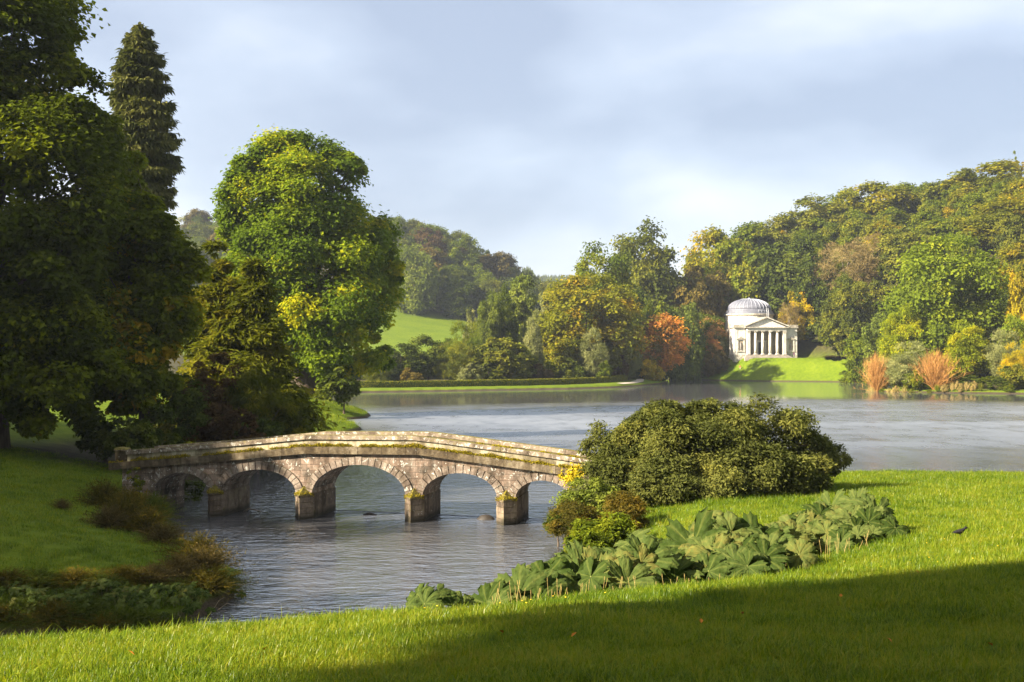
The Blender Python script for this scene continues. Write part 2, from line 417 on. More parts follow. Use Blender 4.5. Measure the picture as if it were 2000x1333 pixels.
M['panel'] = stone('stone_panel', [(0.3, (0.15, 0.12, 0.075)), (0.48, (0.30, 0.26, 0.165)), (0.62, (0.42, 0.38, 0.27)), (0.75, (0.42, 0.30, 0.09))], 0.16, 0.3, 1.5)
M['ledge'] = stone('stone_ledge', [(0.3, (0.06, 0.045, 0.03)), (0.5, (0.13, 0.10, 0.06)), (0.7, (0.24, 0.20, 0.14))], 0.12, 0.42)
M['coping'] = stone('stone_coping', [(0.3, (0.11, 0.085, 0.06)), (0.5, (0.25, 0.20, 0.145)), (0.7, (0.36, 0.30, 0.22))], 0.32, 0.50)
M['pier'] = stone('stone_pier', [(0.3, (0.07, 0.055, 0.04)), (0.5, (0.17, 0.13, 0.095)), (0.7, (0.27, 0.22, 0.15))], 0.16, 0.45)
M['temple'] = stone('stone_temple', [(0.3, (0.40, 0.36, 0.29)), (0.48, (0.60, 0.56, 0.48)), (0.65, (0.72, 0.69, 0.62))], 0.0, -0.4, 0.7)
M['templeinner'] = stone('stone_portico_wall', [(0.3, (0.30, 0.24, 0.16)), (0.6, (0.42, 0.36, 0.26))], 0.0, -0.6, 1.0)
M['templestain'] = stone('stone_weathered_cornice', [(0.35, (0.20, 0.18, 0.14)), (0.5, (0.45, 0.41, 0.33)), (0.65, (0.66, 0.63, 0.56))], 0.0, -0.2, 1.4)

def plain(name, col, rough=0.8, spec=0.2, var=0.3, sc=1.0, metal=0.0):
    m, nt = newmat(name)
    n = noise(nt, sc, 5, .6, geo_pos(nt))
    c2 = tuple(x * (1 - var) for x in col)
    out(nt, principled(nt, ramp(nt, n, [(0.35, c2), (0.65, col)]), rough, spec, None, metal))
    return m
M['lead'] = plain('lead_roof', (0.14, 0.145, 0.175), 0.6, 0.3, 0.3, 1.5)
M['leadrib'] = plain('lead_rib', (0.27, 0.28, 0.33), 0.5, 0.4, 0.15)
M['darkdoor'] = plain('dark_doorway', (0.02, 0.018, 0.016))
M['statue'] = plain('statue_stone', (0.20, 0.18, 0.16))
M['white'] = plain('white_metal', (0.7, 0.72, 0.75), 0.5)
M['step'] = plain('step_stone', (0.36, 0.32, 0.27), 0.9, 0.1, 0.35)
M['gravel'] = plain('path_gravel', (0.42, 0.37, 0.30), 0.95, 0.1, 0.3, 2)
M['rock'] = plain('wet_rock', (0.05, 0.042, 0.035), 0.6, 0.3, 0.5, 4)
M['deadwood'] = plain('dead_wood', (0.28, 0.22, 0.15), 0.9, 0.1, 0.4, 6)
# ------------------------------------------------------------------ terrain
LAKE = np.array([(-60, 20), (-22, 21), (-14, 21.5), (-9, 22), (-5, 23.5), (-1, 25.5), (1.2, 29), (1.5, 33), (1.6, 37), (1.8, 41), (2.3, 45), (3, 50),
    (5, 57), (10, 61), (20, 63), (28, 61.8), (34, 60.5), (60, 63), (140, 90), (170, 150), (140, 195), (110, 202), (91, 207), (80, 212), (74, 218), (69.5, 223), (70, 228),
    (76, 236), (84, 250), (91, 275), (93, 300), (92, 308), (84, 315), (70, 322), (58, 334), (49, 344), (47.5, 352), (45.5, 352), (43.5, 340), (41, 312), (37.5, 293), (35, 286), (30, 271),
    (22, 254), (12, 242), (0, 234), (-14, 225), (-28, 217), (-45, 209), (-56, 190), (-44, 165), (-26, 152), (-18, 142), (-15.6, 130), (-15.2, 124), (-17.6, 119), (-14.8, 111), (-13.2, 104),
    (-14, 95), (-17, 80), (-17, 65), (-16, 56), (-14.9, 50), (-13.8, 47), (-12.4, 43.5), (-11.1, 40), (-8.8, 36), (-7.3, 31), (-7.7, 28), (-9.8, 26.6), (-14, 26),
    (-22, 26.5), (-60, 28)], dtype=float)

def sdf(x, y):
    """distance to the shore, positive on land"""
    x = np.asarray(x, float).ravel(); y = np.asarray(y, float).ravel()
    d = np.full(x.shape, 1e9); inside = np.zeros(x.shape, bool)
    n = len(LAKE)
    for i in range(n):
        ax, ay = LAKE[i]; bx, by = LAKE[(i + 1) % n]
        ex, ey = bx - ax, by - ay
        t = np.clip(((x - ax) * ex + (y - ay) * ey) / (ex * ex + ey * ey), 0, 1)
        d = np.minimum(d, (x - ax - t * ex) ** 2 + (y - ay - t * ey) ** 2)
        c = ((ay > y) != (by > y))
        with np.errstate(divide='ignore', invalid='ignore'):
            xi = ex * (y - ay) / (ey if ey != 0 else 1e-9) + ax
        inside ^= c & (x < xi)
    d = np.sqrt(d)
    return np.where(inside, -d, d)

def sst(a, b, x):
    t = np.clip((x - a) / (b - a), 0, 1); return t * t * (3 - 2 * t)
def smin(a, b, k):
    h = np.clip(0.5 + 0.5 * (b - a) / k, 0, 1)
    return b * (1 - h) + a * h - k * h * (1 - h)
def vnoise(x, y, s, seed=0):
    return (np.sin(x / s * 1.3 + seed) * np.cos(y / s * 1.1 + seed * 2.1) + .5 * np.sin(x / s * 2.7 + y / s * 2.2 + seed * 3.3) + .25 * np.sin(x / s * 6.1 - y / s * 4.7 + seed)) / 1.75

def height(x, y):
    sh = np.shape(x)
    x = np.asarray(x, float).ravel(); y = np.asarray(y, float).ravel()
    d = sdf(x, y)
    # near bank under the camera
    r = np.sqrt(x * x + y * y) * np.sign(y + .01)
    near = np.where(y < 28, 4.72 - 0.114 * (y - 5), 2.1 - 0.052 * (y - 28))
    near = np.where(y < 5, 4.72 - 0.02 * (y - 5), near)
    near = near + 0.03 * np.clip(x - 2, -6, 14) * sst(4, 12, y) * (1 - sst(22, 36, y))
    # left bank
    left = 2.2 + 0.06 * np.clip(-x - 22, 0, 80)
    prom = 3.3 + 0.03 * np.clip(-x - 30, 0, 200)
    # far hills
    Y = y
    hp = np.interp(Y, [0, 240, 330, 380, 430, 500, 600, 700, 900, 1300, 1560, 5000], [0.5, 0.6, 3, 6, 12.8, 27, 59, 63, 66, 72, 112, 90])
    gx = np.interp(x, [-5000, -60, -20, 14, 60, 5000], [1.0, 1.0, 0.78, 0.44, 0.12, 0.12])
    gx = gx + (1 - gx) * sst(900, 1400, Y)
    hl = np.maximum(hp * gx, 0.6)
    q = (x - 79) * .857 + (y - 352) * .514
    hr = 60 * (1 - np.exp(-np.clip(q, 0, None) / 55)) * sst(15, 62, x) 
    hr = hr * (1 - .85 * sst(425, 560, y) * (1 - sst(110, 230, x)))
    terr = 6.35 - 4.5 * sst(17, 38, np.abs(x - 76)) 
    terr = np.where(x > 76, 6.35 - 5.5 * sst(16, 34, x - 76), terr)
    wt = np.exp(-(((x - 72) / 34) ** 2 + ((y - 342) / 40) ** 2))
    wt = sst(.25, .6, wt)
    far = 0.55 * (1 - wt) + terr * wt + 0.09 * np.clip(d - 4, 0, 30) * (1 - wt) * sst(45, 70, x)
    capf = np.maximum(far, 0) + hl * sst(235, 300, y) * (1 - sst(20, 60, x)) + hr + (hl - .6) * sst(20, 60, x) * .3
    capf = np.where(y > 800, np.maximum(capf, hp * .9), capf)
    slope_f = 0.1 + 0.42 * wt
    # blend the zones
    wl = sst(-3, -9, x) * sst(21, 27, y) * (1 - sst(160, 200, y))
    wfar = sst(160, 200, y)
    wn = (1 - wl) * (1 - wfar)
    lcap = left * (1 - sst(70, 105, y)) + prom * sst(70, 105, y)
    cap = near * wn + lcap * wl + capf * wfar
    slope = (0.29 * wn + (0.21 + 0.1 * sst(80, 110, y)) * wl + slope_f * wfar)
    slope = slope + 1.0 * wfar * sst(0, 20, d)
    cap = np.where((y > 64) & (x > 20) & (y < 160), 1.0 + 0 * x, cap)
    zb = 0.30 + .12 * wfar + slope * np.clip(d - 0.3, 0, None)
    zl = smin(zb, np.maximum(cap, .25), 0.5 + 0 * x)
    zl = zl + 0.05 * vnoise(x, y, 2.6) * sst(1, 4, d) + 0.015 * vnoise(x, y, .9, 3) * sst(1, 3, d)
    zl = np.maximum(zl, 0.16 + 0 * zl)
    z = np.where(d > 0.35, zl, 0)
    e = sst(-0.9, 0.35, d)
    zz = -0.9 + (np.maximum(zl, .2 * sst(-.2, .5, d)) + 0.9) * e
    z = np.where(d > 0.35, zl, zz)
    z = np.where(d < -0.9, -0.9, z)
    return z.reshape(sh)

def H(x, y): return float(height(np.array([x]), np.array([y]))[0])
def seg(*a):
    o_ = [];
    for lo, hi, st in a: o_ += list(np.arange(lo, hi, st))
    return np.array(o_)
gx = seg((-5000, -600, 400), (-600, -200, 40), (-200, -64, 5), (-64, -30, 1.3), (-30, 34, 0.5), (34, 110, 1.4), (110, 220, 6), (220, 600, 30), (600, 5001, 400))
gy = seg((-4000, -200, 400), (-200, -20, 12), (-20, 4, 1.5), (4, 70, 0.5), (70, 160, 1.2), (160, 360, 1.9), (360, 700, 8), (700, 1700, 40), (1700, 6001, 400))
GX, GY = np.meshgrid(gx, gy)
GZ = height(GX, GY)
nX, nY = len(gx), len(gy)
idx = np.arange(nX * nY).reshape(nY, nX)
quads = np.stack([idx[:-1, :-1], idx[:-1, 1:], idx[1:, 1:], idx[1:, :-1]], -1).reshape(-1, 4)
Dg = sdf(GX, GY)
xf, yf = GX.ravel(), GY.ravel()
qf = (xf - 75) * .857 + (yf - 345) * .514
wood = np.zeros(len(xf))
wood = np.maximum(wood, sst(4, 10, qf) * sst(40, 56, xf) * sst(180, 230, yf))
wood = np.maximum(wood, sst(505, 520, yf + 6 * vnoise(xf, yf, 20)))
wood = np.maximum(wood, sst(245, 255, yf) * sst(3, 9, Dg) * (1 - sst(380, 400, yf)) * (1 - sst(44, 56, xf)))
wood = np.maximum(wood, sst(2, 5, Dg) * sst(96, 104, xf - .0 * yf) * sst(200, 210, yf))
wood = np.maximum(wood, sst(2.5, 5, Dg) * sst(78, 84, xf) * sst(205, 215, yf) * (1 - sst(285, 292, yf)))
# bare soil under the big evergreen trees left of the bridge and round the tulip tree trunk
wood = np.maximum(wood, (1 - sst(4.5, 6.5, np.hypot(xf + 24.5, (yf - 131) * .8))) * .8)
wood = np.maximum(wood, sst(55, 58, yf) * (1 - sst(92, 97, yf)) * sst(-15.2, -16.5, xf) * sst(-26, -23, xf))
soil = (1 - sst(0.35, 0.75, Dg)) 
tme = mesh('ground', np.stack([xf, yf, GZ.ravel()], -1), quads, [M['ground']], True, {'wood': wood, 'soil': soil})
tag(ob('ground', tme), kind='structure')

wm = MB(); wm.add([(-400, 10, 0), (400, 10, 0), (400, 420, 0), (-400, 420, 0)], [(0, 1, 2, 3)])
tag(wm.build('lake_water', M['water']), kind='structure')

def P(px, D): return ((px - 1000) / F * D, D)
def ztop(y, D): return EYE + (HOR - y) / F * D

# ------------------------------------------------------------------ foliage
def unit(n):
    v_ = rng.normal(size=(n, 3)); return v_ / np.linalg.norm(v_, axis=1, keepdims=True)
def nrm(v_): return v_ / (np.linalg.norm(v_, axis=-1, keepdims=True) + 1e-9)

def leaves(p, n, d, L_, W_, tone, fold=0.12):
    """one folded four-cornered leaf per point p, normal n, axis d"""
    d = nrm(d - n * np.sum(d * n, -1, keepdims=True)); s = np.cross(n, d)
    L_ = L_[:, None]; W_ = W_[:, None]
    a = p; c = p + d * L_; m_ = p + d * L_ * .45 + n * W_ * fold * 2
    b = m_ + s * W_ * .5; e_ = m_ - s * W_ * .5
    V = np.stack([a, b, c, e_], 1).reshape(-1, 3)
    Fq = np.arange(len(V)).reshape(-1, 4)
    return V, Fq, np.repeat(tone, 4)

def leafy(ells, n_lobe, n_spray, n_leaf, leaf, lobe=.40, asp=.8, flat=.6, up=.7, droop=.35, inner=.15, spray=.50, out_axis=0.0, keep=.5, lj=.5):
    """crown: ellipsoids -> lobes on them -> sprays on the lobes -> leaves in the sprays"""
    ells = np.array(ells, float)
    c, r = ells[:, :3], ells[:, 3:]
    area = (r.mean(1)) ** 2; pr = area / area.sum()
    LC = []; LR = []
    while len(LC) < n_lobe:
        k = rng.choice(len(ells), p=pr)
        dr = unit(1)[0]
        f = rng.uniform(.72, .95) if rng.random() > inner else rng.uniform(.2, .6)
        p = c[k] + r[k] * dr * f
        q = np.linalg.norm((p - c) / r, axis=1); q[k] = 9
        if q.min() < keep: continue
        LC.append(p); LR.append(lobe * r[k].mean() * rng.uniform(.6, 1.25))
    LC = np.array(LC); LR = np.array(LR)
    cen = c.mean(0)
    li = np.repeat(np.arange(n_lobe), n_spray)
    outv = nrm(LC - (c * pr[:, None]).sum(0))
    sd = nrm(unit(len(li)) + outv[li] * .55 + np.array([0, 0, .3]))
    sp = LC[li] + sd * (LR[li] * rng.uniform(.55, 1.05, len(li)))[:, None] * np.array([1, 1, .85])
    si = np.repeat(np.arange(len(li)), n_leaf)
    sr = LR[li][si] * spray
    g = rng.normal(size=(len(si), 3)) * .5
    p = sp[si] + g * sr[:, None] * np.array([1, 1, flat])
    n = nrm(sd[si] * .55 + np.array([0, 0, up]) + unit(len(si)) * .6)
    d = unit(len(si)) + np.array([0, 0, -droop]) + sd[si] * out_axis
    lt = rng.random(n_lobe); st = rng.random(len(li))
    tone = np.clip(.5 + (lt[li][si] - .5) * .8 + (st[si] - .5) * .35, 0, 1)
    Ls = leaf * rng.uniform(1 - lj, 1 + lj, len(si))
    V, Fq, T = leaves(p, n, d, Ls, Ls * asp, tone)
    return V, Fq, T, LC, LR

def crown_mesh(name, *a, **k):
    V, Fq, T, LC, LR = leafy(*a, **k)
    me = mesh(name, V, Fq, [], False, {'tone': T})
    return me, LC, LR

def branch_tree(tr, base, top, r0, targets, k=7, bend=.15, start=.25):
    """tapered trunk with limbs reaching for targets"""
    b = Vector(base); t = Vector(top); n = 7
    pts = []; rad = []
    wob = [Vector((random.uniform(-1, 1), random.uniform(-1, 1), 0)) * bend * (t - b).length * .12 for _ in range(n)]
    for i in range(n):
        f = i / (n - 1)
        pts.append(b.lerp(t, f) + (wob[i] if i > 1 else Vector((0, 0, 0)))); rad.append(r0 * (1 - f) ** .8 * (1.0) + r0 * .06)
    rad[0] = r0 * 1.5
    tr.tube([pts[0] - Vector((0, 0, r0)), *pts], [r0 * 1.9, *rad], k)
    for tg in targets:
        tg = Vector(tg)
        f = min(max(start, ((tg.z - b.z) / max(t.z - b.z, .01)) * .7 * random.uniform(.7, 1.1)), .92)
        i = f * (n - 1); j = int(i)
        s = pts[j].lerp(pts[min(j + 1, n - 1)], i - j)
        mid = s.lerp(tg, .5) + Vector((0, 0, random.uniform(.02, .12) * (tg - s).length)) + Vector((random.uniform(-1, 1), random.uniform(-1, 1), 0)) * (tg - s).length * .07
        rr = r0 * .38 * (1 - f * .7)
        tr.tube([s, s.lerp(mid, .55), mid, mid.lerp(tg, .6), tg], [rr, rr * .8, rr * .6, rr * .38, rr * .12], 5)

# ---- shared crowns for trees across the lake (one metre tall, scaled to size)
VAR = {}
def make_var(key, ells, n_lobe, n_spray, n_leaf, leaf, trunk_r=.018, trunk_top=.8, nb=7, bark='bark', start=.25, **k):
    me, LC, LR = crown_mesh('crown', ells, n_lobe, n_spray, n_leaf, leaf, **k)
    tr = MB(); random.seed(len(VAR) + 3)
    tg = [LC[i] for i in rng.choice(len(LC), min(nb, len(LC)), replace=False)] if nb else []
    branch_tree(tr, (0, 0, 0), (0.01, 0, trunk_top), trunk_r, tg, 6, start=start)
    tm = mesh('trunk', tr.V, tr.F, [M[bark]], True)
    VAR[key] = (me, tm)
# wide spreading, tall, domed, ragged
make_var('wide', [(0, 0, .58, .40, .40, .38), (.18, .05, .45, .26, .26, .26), (-.2, -.05, .42, .25, .25, .25)], 75, 12, 17, .038)
make_var('tall', [(0, 0, .66, .30, .30, .33), (.06, 0, .42, .32, .30, .28), (-.08, .04, .30, .26, .26, .2)], 75, 12, 17, .038)
make_var('dome', [(0, 0, .50, .42, .42, .48)], 68, 13, 17, .038, lobe=.34)
make_var('ragged', [(0, 0, .74, .22, .22, .24), (.18, 0, .55, .24, .22, .2), (-.2, .05, .5, .22, .22, .22), (.02, 0, .35, .3, .3, .18)], 65, 11, 15, .038, lobe=.38, nb=12)
make_var('full', [(0, 0, .55, .42, .42, .42), (.1, .0, .3, .40, .40, .26)], 87, 12, 17, .038, lobe=.32, flat=.4)
# finer ones for the trees that stand nearer
make_var('widefine', [(0, 0, .60, .38, .38, .38), (.20, .0, .40, .27, .27, .28), (-.22, 0, .38, .26, .26, .28), (0, -.12, .25, .34, .3, .2)], 109, 20, 18, .026, lobe=.36, nb=10)
make_var('tallfine', [(0, 0, .62, .32, .32, .36), (.1, 0, .36, .34, .3, .26), (-.14, 0, .30, .28, .28, .22)], 97, 20, 18, .026, lobe=.36, nb=10)
make_var('airy', [(0, 0, .80, .20, .20, .2), (.17, 0, .62, .2, .2, .16), (-.17, .05, .66, .18, .2, .15), (.05, 0, .45, .32, .3, .2), (-.1, 0, .3, .3, .3, .2)], 90, 15, 15, .030, lobe=.38, nb=26, bark='barkpale', start=.2, inner=.05)
make_var('twiggy', [(0, 0, .66, .36, .36, .32), (.15, 0, .5, .28, .26, .25), (-.18, 0, .48, .26, .26, .25)], 60, 14, 14, .045, lobe=.34, nb=30, asp=.13, droop=-.5, out_axis=1.2, up=.1, bark='barkpale')
make_var('high', [(0, 0, .80, .32, .32, .19), (.12, 0, .76, .26, .26, .16), (-.14, .1, .78, .26, .26, .17)], 90, 14, 16, .04, lobe=.4, inner=.3)
make_var('willow', [(0, 0, .55, .36, .36, .42), (.1, 0, .3, .34, .34, .28)], 70, 14, 16, .05, asp=.2, droop=-.7, out_axis=1.0, up=.1, lobe=.34)
make_var('shrub', [(0, 0, .42, .5, .5, .5), (.2, .1, .3, .36, .36, .36), (-.22, 0, .3, .34, .34, .36)], 60, 13, 15, .055, lobe=.26, trunk_top=.4, nb=5)
make_var('topiary', [(0, 0, .40, .5, .5, .52)], 110, 14, 12, .045, lobe=.16, inner=0, trunk_top=.3, nb=3)
make_var('cone', [(0, 0, .82, .10, .10, .17), (0, 0, .6, .19, .19, .24), (0, 0, .35, .29, .29, .28), (0, 0, .16, .34, .34, .16)], 95, 14, 13, .030, lobe=.26, flat=.35, asp=.45, up=.5, inner=.05)

def fan(n, spread, L_=1.0, wid=.012, seed=1, curve=.25):
    """stems rising from one root: whippy shrub or tuft"""
    a = rng.uniform(0, 2 * pi, n); th = np.abs(rng.normal(0, spread, n)); ln = L_ * rng.uniform(.55, 1.0, n)
    base = np.stack([np.cos(a), np.sin(a), np.zeros(n)], -1) * rng.uniform(0, .06, n)[:, None]
    d0 = np.stack([np.cos(a) * np.sin(th), np.sin(a) * np.sin(th), np.cos(th)], -1)
    side = nrm(np.cross(d0, unit(n)))
    V = []
    K = 4
    for j in range(K + 1):
        f = j / K
        p = base + d0 * (ln * f)[:, None] + np.stack([np.cos(a), np.sin(a), -0.6 * np.ones(n)], -1) * (curve * f * f * ln * np.sin(th + .2))[:, None]
        w = wid * (1 - f * .85)
        V += [p - side * w, p + side * w]
    V = np.stack(V, 1).reshape(-1, 3)
    b = (np.arange(n) * 2 * (K + 1))[:, None]
    Fq = np.concatenate([b + np.array([2 * j, 2 * j + 1, 2 * j + 3, 2 * j + 2]) for j in range(K)], 0)
    T = np.repeat(rng.random(n), 2 * (K + 1))
    return V, Fq, T
def twig_shrub_mesh():
    V, Fq, T = fan(420, .42, 1.0, .006)
    # fine side shoots
    n = 2600
    i = rng.integers(0, 420, n); j = rng.integers(1, 4, n)
    p = V[i * 10 + j * 2]
    d = nrm(nrm(p + 1e-4) * .7 + unit(n) * .6 + np.array([0, 0, .7]))
    v2, f2, t2 = leaves(p, nrm(unit(n)), d, rng.uniform(.12, .25, n), np.full(n, .008), rng.random(n))
    return np.concatenate([V, v2]), np.concatenate([Fq, f2 + len(V)]), np.concatenate([T, t2])
v_, f_, t_ = twig_shrub_mesh()
tb = MB(); tb.tube([(0, 0, -.05), (0, 0, .12)], [.03, .02], 6)
VAR['twigshrub'] = (mesh('crown', v_, f_, [], False, {'tone': t_}), mesh('trunk', tb.V, tb.F, [M['bark']]))

def tree(name, px, D, y, wpx, var, mat, label, cat='tree', group=None, rz=None, x=None, h=None, w=None):
    """a tree whose top shows at height y and whose crown is wpx wide, both in photograph pixels at distance D"""
    if x is None: x = (px - 1000) / F * D
    g = H(x, D)
    if h is None: h = ztop(y, D) - g
    if w is None: w = wpx / F * D
    me, tm = VAR[var]
    wn = {'wide': .88, 'high': .8, 'tall': .74, 'dome': .9, 'ragged': .86, 'full': 1.0, 'widefine': .95, 'tallfine': .85, 'airy': .8, 'twiggy': .85, 'willow': .88, 'shrub': 1.12, 'topiary': 1.05, 'cone': .72, 'twigshrub': .95}[var]
    root = empty(name, (x, D, g), 0)
    r = random.uniform(0, 6.28) if rz is None else rz
    s = w / wn
    hh = h / {'shrub': .98, 'topiary': .97, 'twigshrub': .95}.get(var, 1.02)
    ob('trunk', tm, root, rot=(0, 0, r), scale=(s, s, hh))
    ob('crown', me, root, rot=(0, 0, r), scale=(s, s, hh), mat=M[mat])
    tag(root, label, cat, group)
    return root
# ------------------------------------------------------------------ stone bridge
PHI = radians(11.0); bs, bc = sin(PHI), cos(PHI)
BX, BY = (408 - 1000) / F * 47.2, 47.2
BW = 2.6
def u_of(px, v_=0.0):
    t = (px - 1000) / F
    return (t * (BY + v_ * bc) - BX - v_ * bs) / (bc + t * bs)
def z_of(px, y, v_=0.0):
    return EYE - (y - HOR) / F * (BY - u_of(px, v_) * bs + v_ * bc)
bridge = empty('stone_bridge', (BX, BY, 0), -PHI)
tag(bridge, 'low five arched stone bridge with lichen and moss spanning the water', 'bridge')
# underside line of the string course
LPT = [(u_of(px), z_of(px, y)) for px, y in ((218, 918), (262, 914), (413, 903), (598, 886), (816, 888), (1086, 925), (1110, 929))]
LPT.append((u_of(1300), LPT[-1][1] - (u_of(1300) - u_of(1110)) * .14))
LU = np.array([p[0] for p in LPT]); LZ = np.array([p[1] for p in LPT])
def zl(u): return float(np.interp(u, LU, LZ))
ARCH = [(u_of(303), u_of(408), 922.7, 345), (u_of(435), u_of(579), 916.7, 501), (u_of(611), u_of(792.6), 907.8, 704), (u_of(826), u_of(971), 924, 902), (u_of(1007), u_of(1112), 938.3, 1058)]
SPR = 0.98
arches = []
for a, b, y, px in ARCH: arches.append((a, b, z_of(px, y) - SPR))
U0, U1 = u_of(240), u_of(1230)
# spandrel walls with barrel vaults
us = [U0]; bot = [-1.0]
for a, b, rise in arches:
    us += [a, a]; bot += [-1.0, SPR]
    for k in range(1, 24):
        t = pi * (1 - k / 24)
        us.append((a + b) / 2 + (b - a) / 2 * cos(t)); bot.append(SPR + rise * sin(t) + .012)
    us += [b, b]; bot += [SPR, -1.0]
us.append(U1); bot.append(-1.0)
mb = MB()
N = len(us)
Vb = []
for u, z in zip(us, bot):
    Vb += [(u, 0, z), (u, 0, zl(u)), (u, BW, z), (u, BW, zl(u))]
Fb = []
for i in range(N - 1):
    a, b = 4 * i, 4 * i + 4
    if abs(us[i + 1] - us[i]) > 1e-6:
        Fb += [(a, b, b + 1, a + 1), (b + 2, a + 2, a + 3, b + 3), (a + 1, b + 1, b + 3, a + 3)]
    Fb.append((a, a + 2, b + 2, b))
mb.add(Vb, Fb)
mb.build('spandrel_wall', M['spandrel'], bridge)

def stone_block(name, c, mat, par, jit=.006):
    m_ = MB(); m_.hexa([(x + random.uniform(-jit, jit), y + random.uniform(-jit, jit), z + random.uniform(-jit, jit)) for x, y, z in c])
    return m_.build(name, M[mat], par)
# voussoirs on both faces
for side in (0, 1):
    for a, b, rise in arches:
        cx, hw = (a + b) / 2, (b - a) / 2
        n = max(13, int((pi * (hw + rise) / 2) / .21)); n += (n + 1) % 2
        for k in range(n):
            t0, t1 = pi * (1 - (k + .06) / n), pi * (1 - (k + 1 - .06) / n)
            th = .30 + random.uniform(-.012, .012) + (.03 if k == n // 2 else 0)
            def ipt(t, o_): 
                nx_, nz_ = cos(t) / hw, sin(t) / rise; l_ = sqrt(nx_ * nx_ + nz_ * nz_)
                return cx + hw * cos(t) + o_ * nx_ / l_, max(SPR + rise * sin(t) + o_ * nz_ / l_, SPR - .02)
            pr = .05 + random.uniform(-.008, .012)
            y0, y1 = (-pr, .36) if side == 0 else (BW - .36, BW + pr)
            q = [ipt(t0, 0), ipt(t1, 0), ipt(t1, th), ipt(t0, th)]
            c = [(q[0][0], y0, q[0][1]), (q[1][0], y0, q[1][1]), (q[1][0], y1, q[1][1]), (q[0][0], y1, q[0][1]),
                 (q[3][0], y0, q[3][1]), (q[2][0], y0, q[2][1]), (q[2][0], y1, q[2][1]), (q[3][0], y1, q[3][1])]
            # skip parts that would stick through the string course
            c = [(x, y, min(z, zl(x) - .02)) for x, y, z in c]
            stone_block('arch_stone', c, 'voussoir', bridge, .004)
# string course, parapet panels and coping, near and far sides
def run(name, mat, u0, u1, step, y0, y1, z0, z1, jit=.004, over=0.0):
    u = u0
    brk = [x for x in LU if u0 < x < u1]
    while u < u1 - .05:
        e_ = min(u + step * random.uniform(.8, 1.2), u1)
        for bk in brk:
            if u < bk < e_ and bk - u > .3: e_ = bk; break
        if u1 - e_ < .3: e_ = u1
        a, b = u + .004, e_ - .004
        j = random.uniform(-.004, .006)
        stone_block(name, [(a, y0 - j, zl(a) + z0), (b, y0 - j, zl(b) + z0), (b, y1, zl(b) + z0), (a, y1, zl(a) + z0),
                           (a, y0 - j, zl(a) + z1), (b, y0 - j, zl(b) + z1), (b, y1, zl(b) + z1), (a, y1, zl(a) + z1)], mat, bridge, jit)
        u = e_
UL = u_of(217)
run('string_course_stone', 'ledge', UL, U1, 1.05, -.16, .40, 0.002, .29)
run('string_course_stone', 'ledge', U0, U1, 1.05, BW - .4, BW + .16, 0.002, .29)
UP = u_of(250)
for (ya, yb, yc, yd) in ((-.02, .27, -.09, .33), (BW - .27, BW + .02, BW - .33, BW + .09)):
    run('parapet_panel', 'panel', UP, U1, .95, ya, yb, .29, .56)
    run('coping_stone', 'coping', UP - .03, U1, 1.2, yc, yd, .562, .73)
mb = MB()
for i in range(len(LU) - 1):
    a, b = max(LU[i], U0), LU[i + 1]
    mb.hexa([(a, .4, zl(a) + .05), (b, .4, zl(b) + .05), (b, BW - .4, zl(b) + .05), (a, BW - .4, zl(a) + .05), (a, .4, zl(a) + .2), (b, .4, zl(b) + .2), (b, BW - .4, zl(b) + .2), (a, BW - .4, zl(a) + .2)])
mb.build('deck', M['step'], bridge)
# pillar closing the parapet on the left
mb = MB(); uc = u_of(236); zb = zl(uc) + .29
mb.lathe([(.29, zb), (.29, zb + .44), (.33, zb + .44), (.34, zb + .5), (.30, zb + .56), (.1, zb + .6)], 20, uc, .16)
mb.build('end_pillar', M['pier'], bridge, True)
# piers with pointed cutwaters and weathered caps
for i in range(4):
    a, b = arches[i][1], arches[i + 1][0]
    m_ = (a + b) / 2
    z = -1.0; first = True
    heights = [0.06, .22, .44, .66, .86]
    pier = MB(); pier.box(a - .03, b + .03, .02, BW + .02, -1, SPR - .02)
    po = pier.build('pier', M['pier'], bridge)
    prev = -1.0
    for hz_ in heights:
        pj = .5 + random.uniform(-.012, .012); wj = random.uniform(-.012, .012)
        for (s0, s1) in ((a - .035 - wj, m_), (m_ + .004, b + .035 + wj)):
            # left and right halves of each course of the pointed nose
            if s0 < m_ - .001: V6 = [(s0, .02), (m_ - .002, -pj), (m_ - .002, .02)]
            else: V6 = [(s0, .02), (s0, -pj), (s1, .02)]
            sb = MB(); t0, t1 = prev + .006, hz_ - .006
            sb.add([(x, y, t0) for x, y in V6] + [(x, y, t1) for x, y in V6], [(2, 1, 0), (3, 4, 5), (0, 1, 4, 3), (1, 2, 5, 4), (2, 0, 3, 5)])
            sb.build('pier_stone', M['pier'], po)
        prev = hz_
    cap = MB()
    cap.add([(a - .06, .03, .862), (m_, -.58, .862), (b + .06, .03, .862), (a - .06, .03, .95), (m_, -.58, .95), (b + .06, .03, .95), (m_, .03, 1.3)],
            [(2, 1, 0), (0, 1, 4, 3), (1, 2, 5, 4), (3, 4, 6), (4, 5, 6)])
    cap.build('pier_cap', M['ledge'], po)
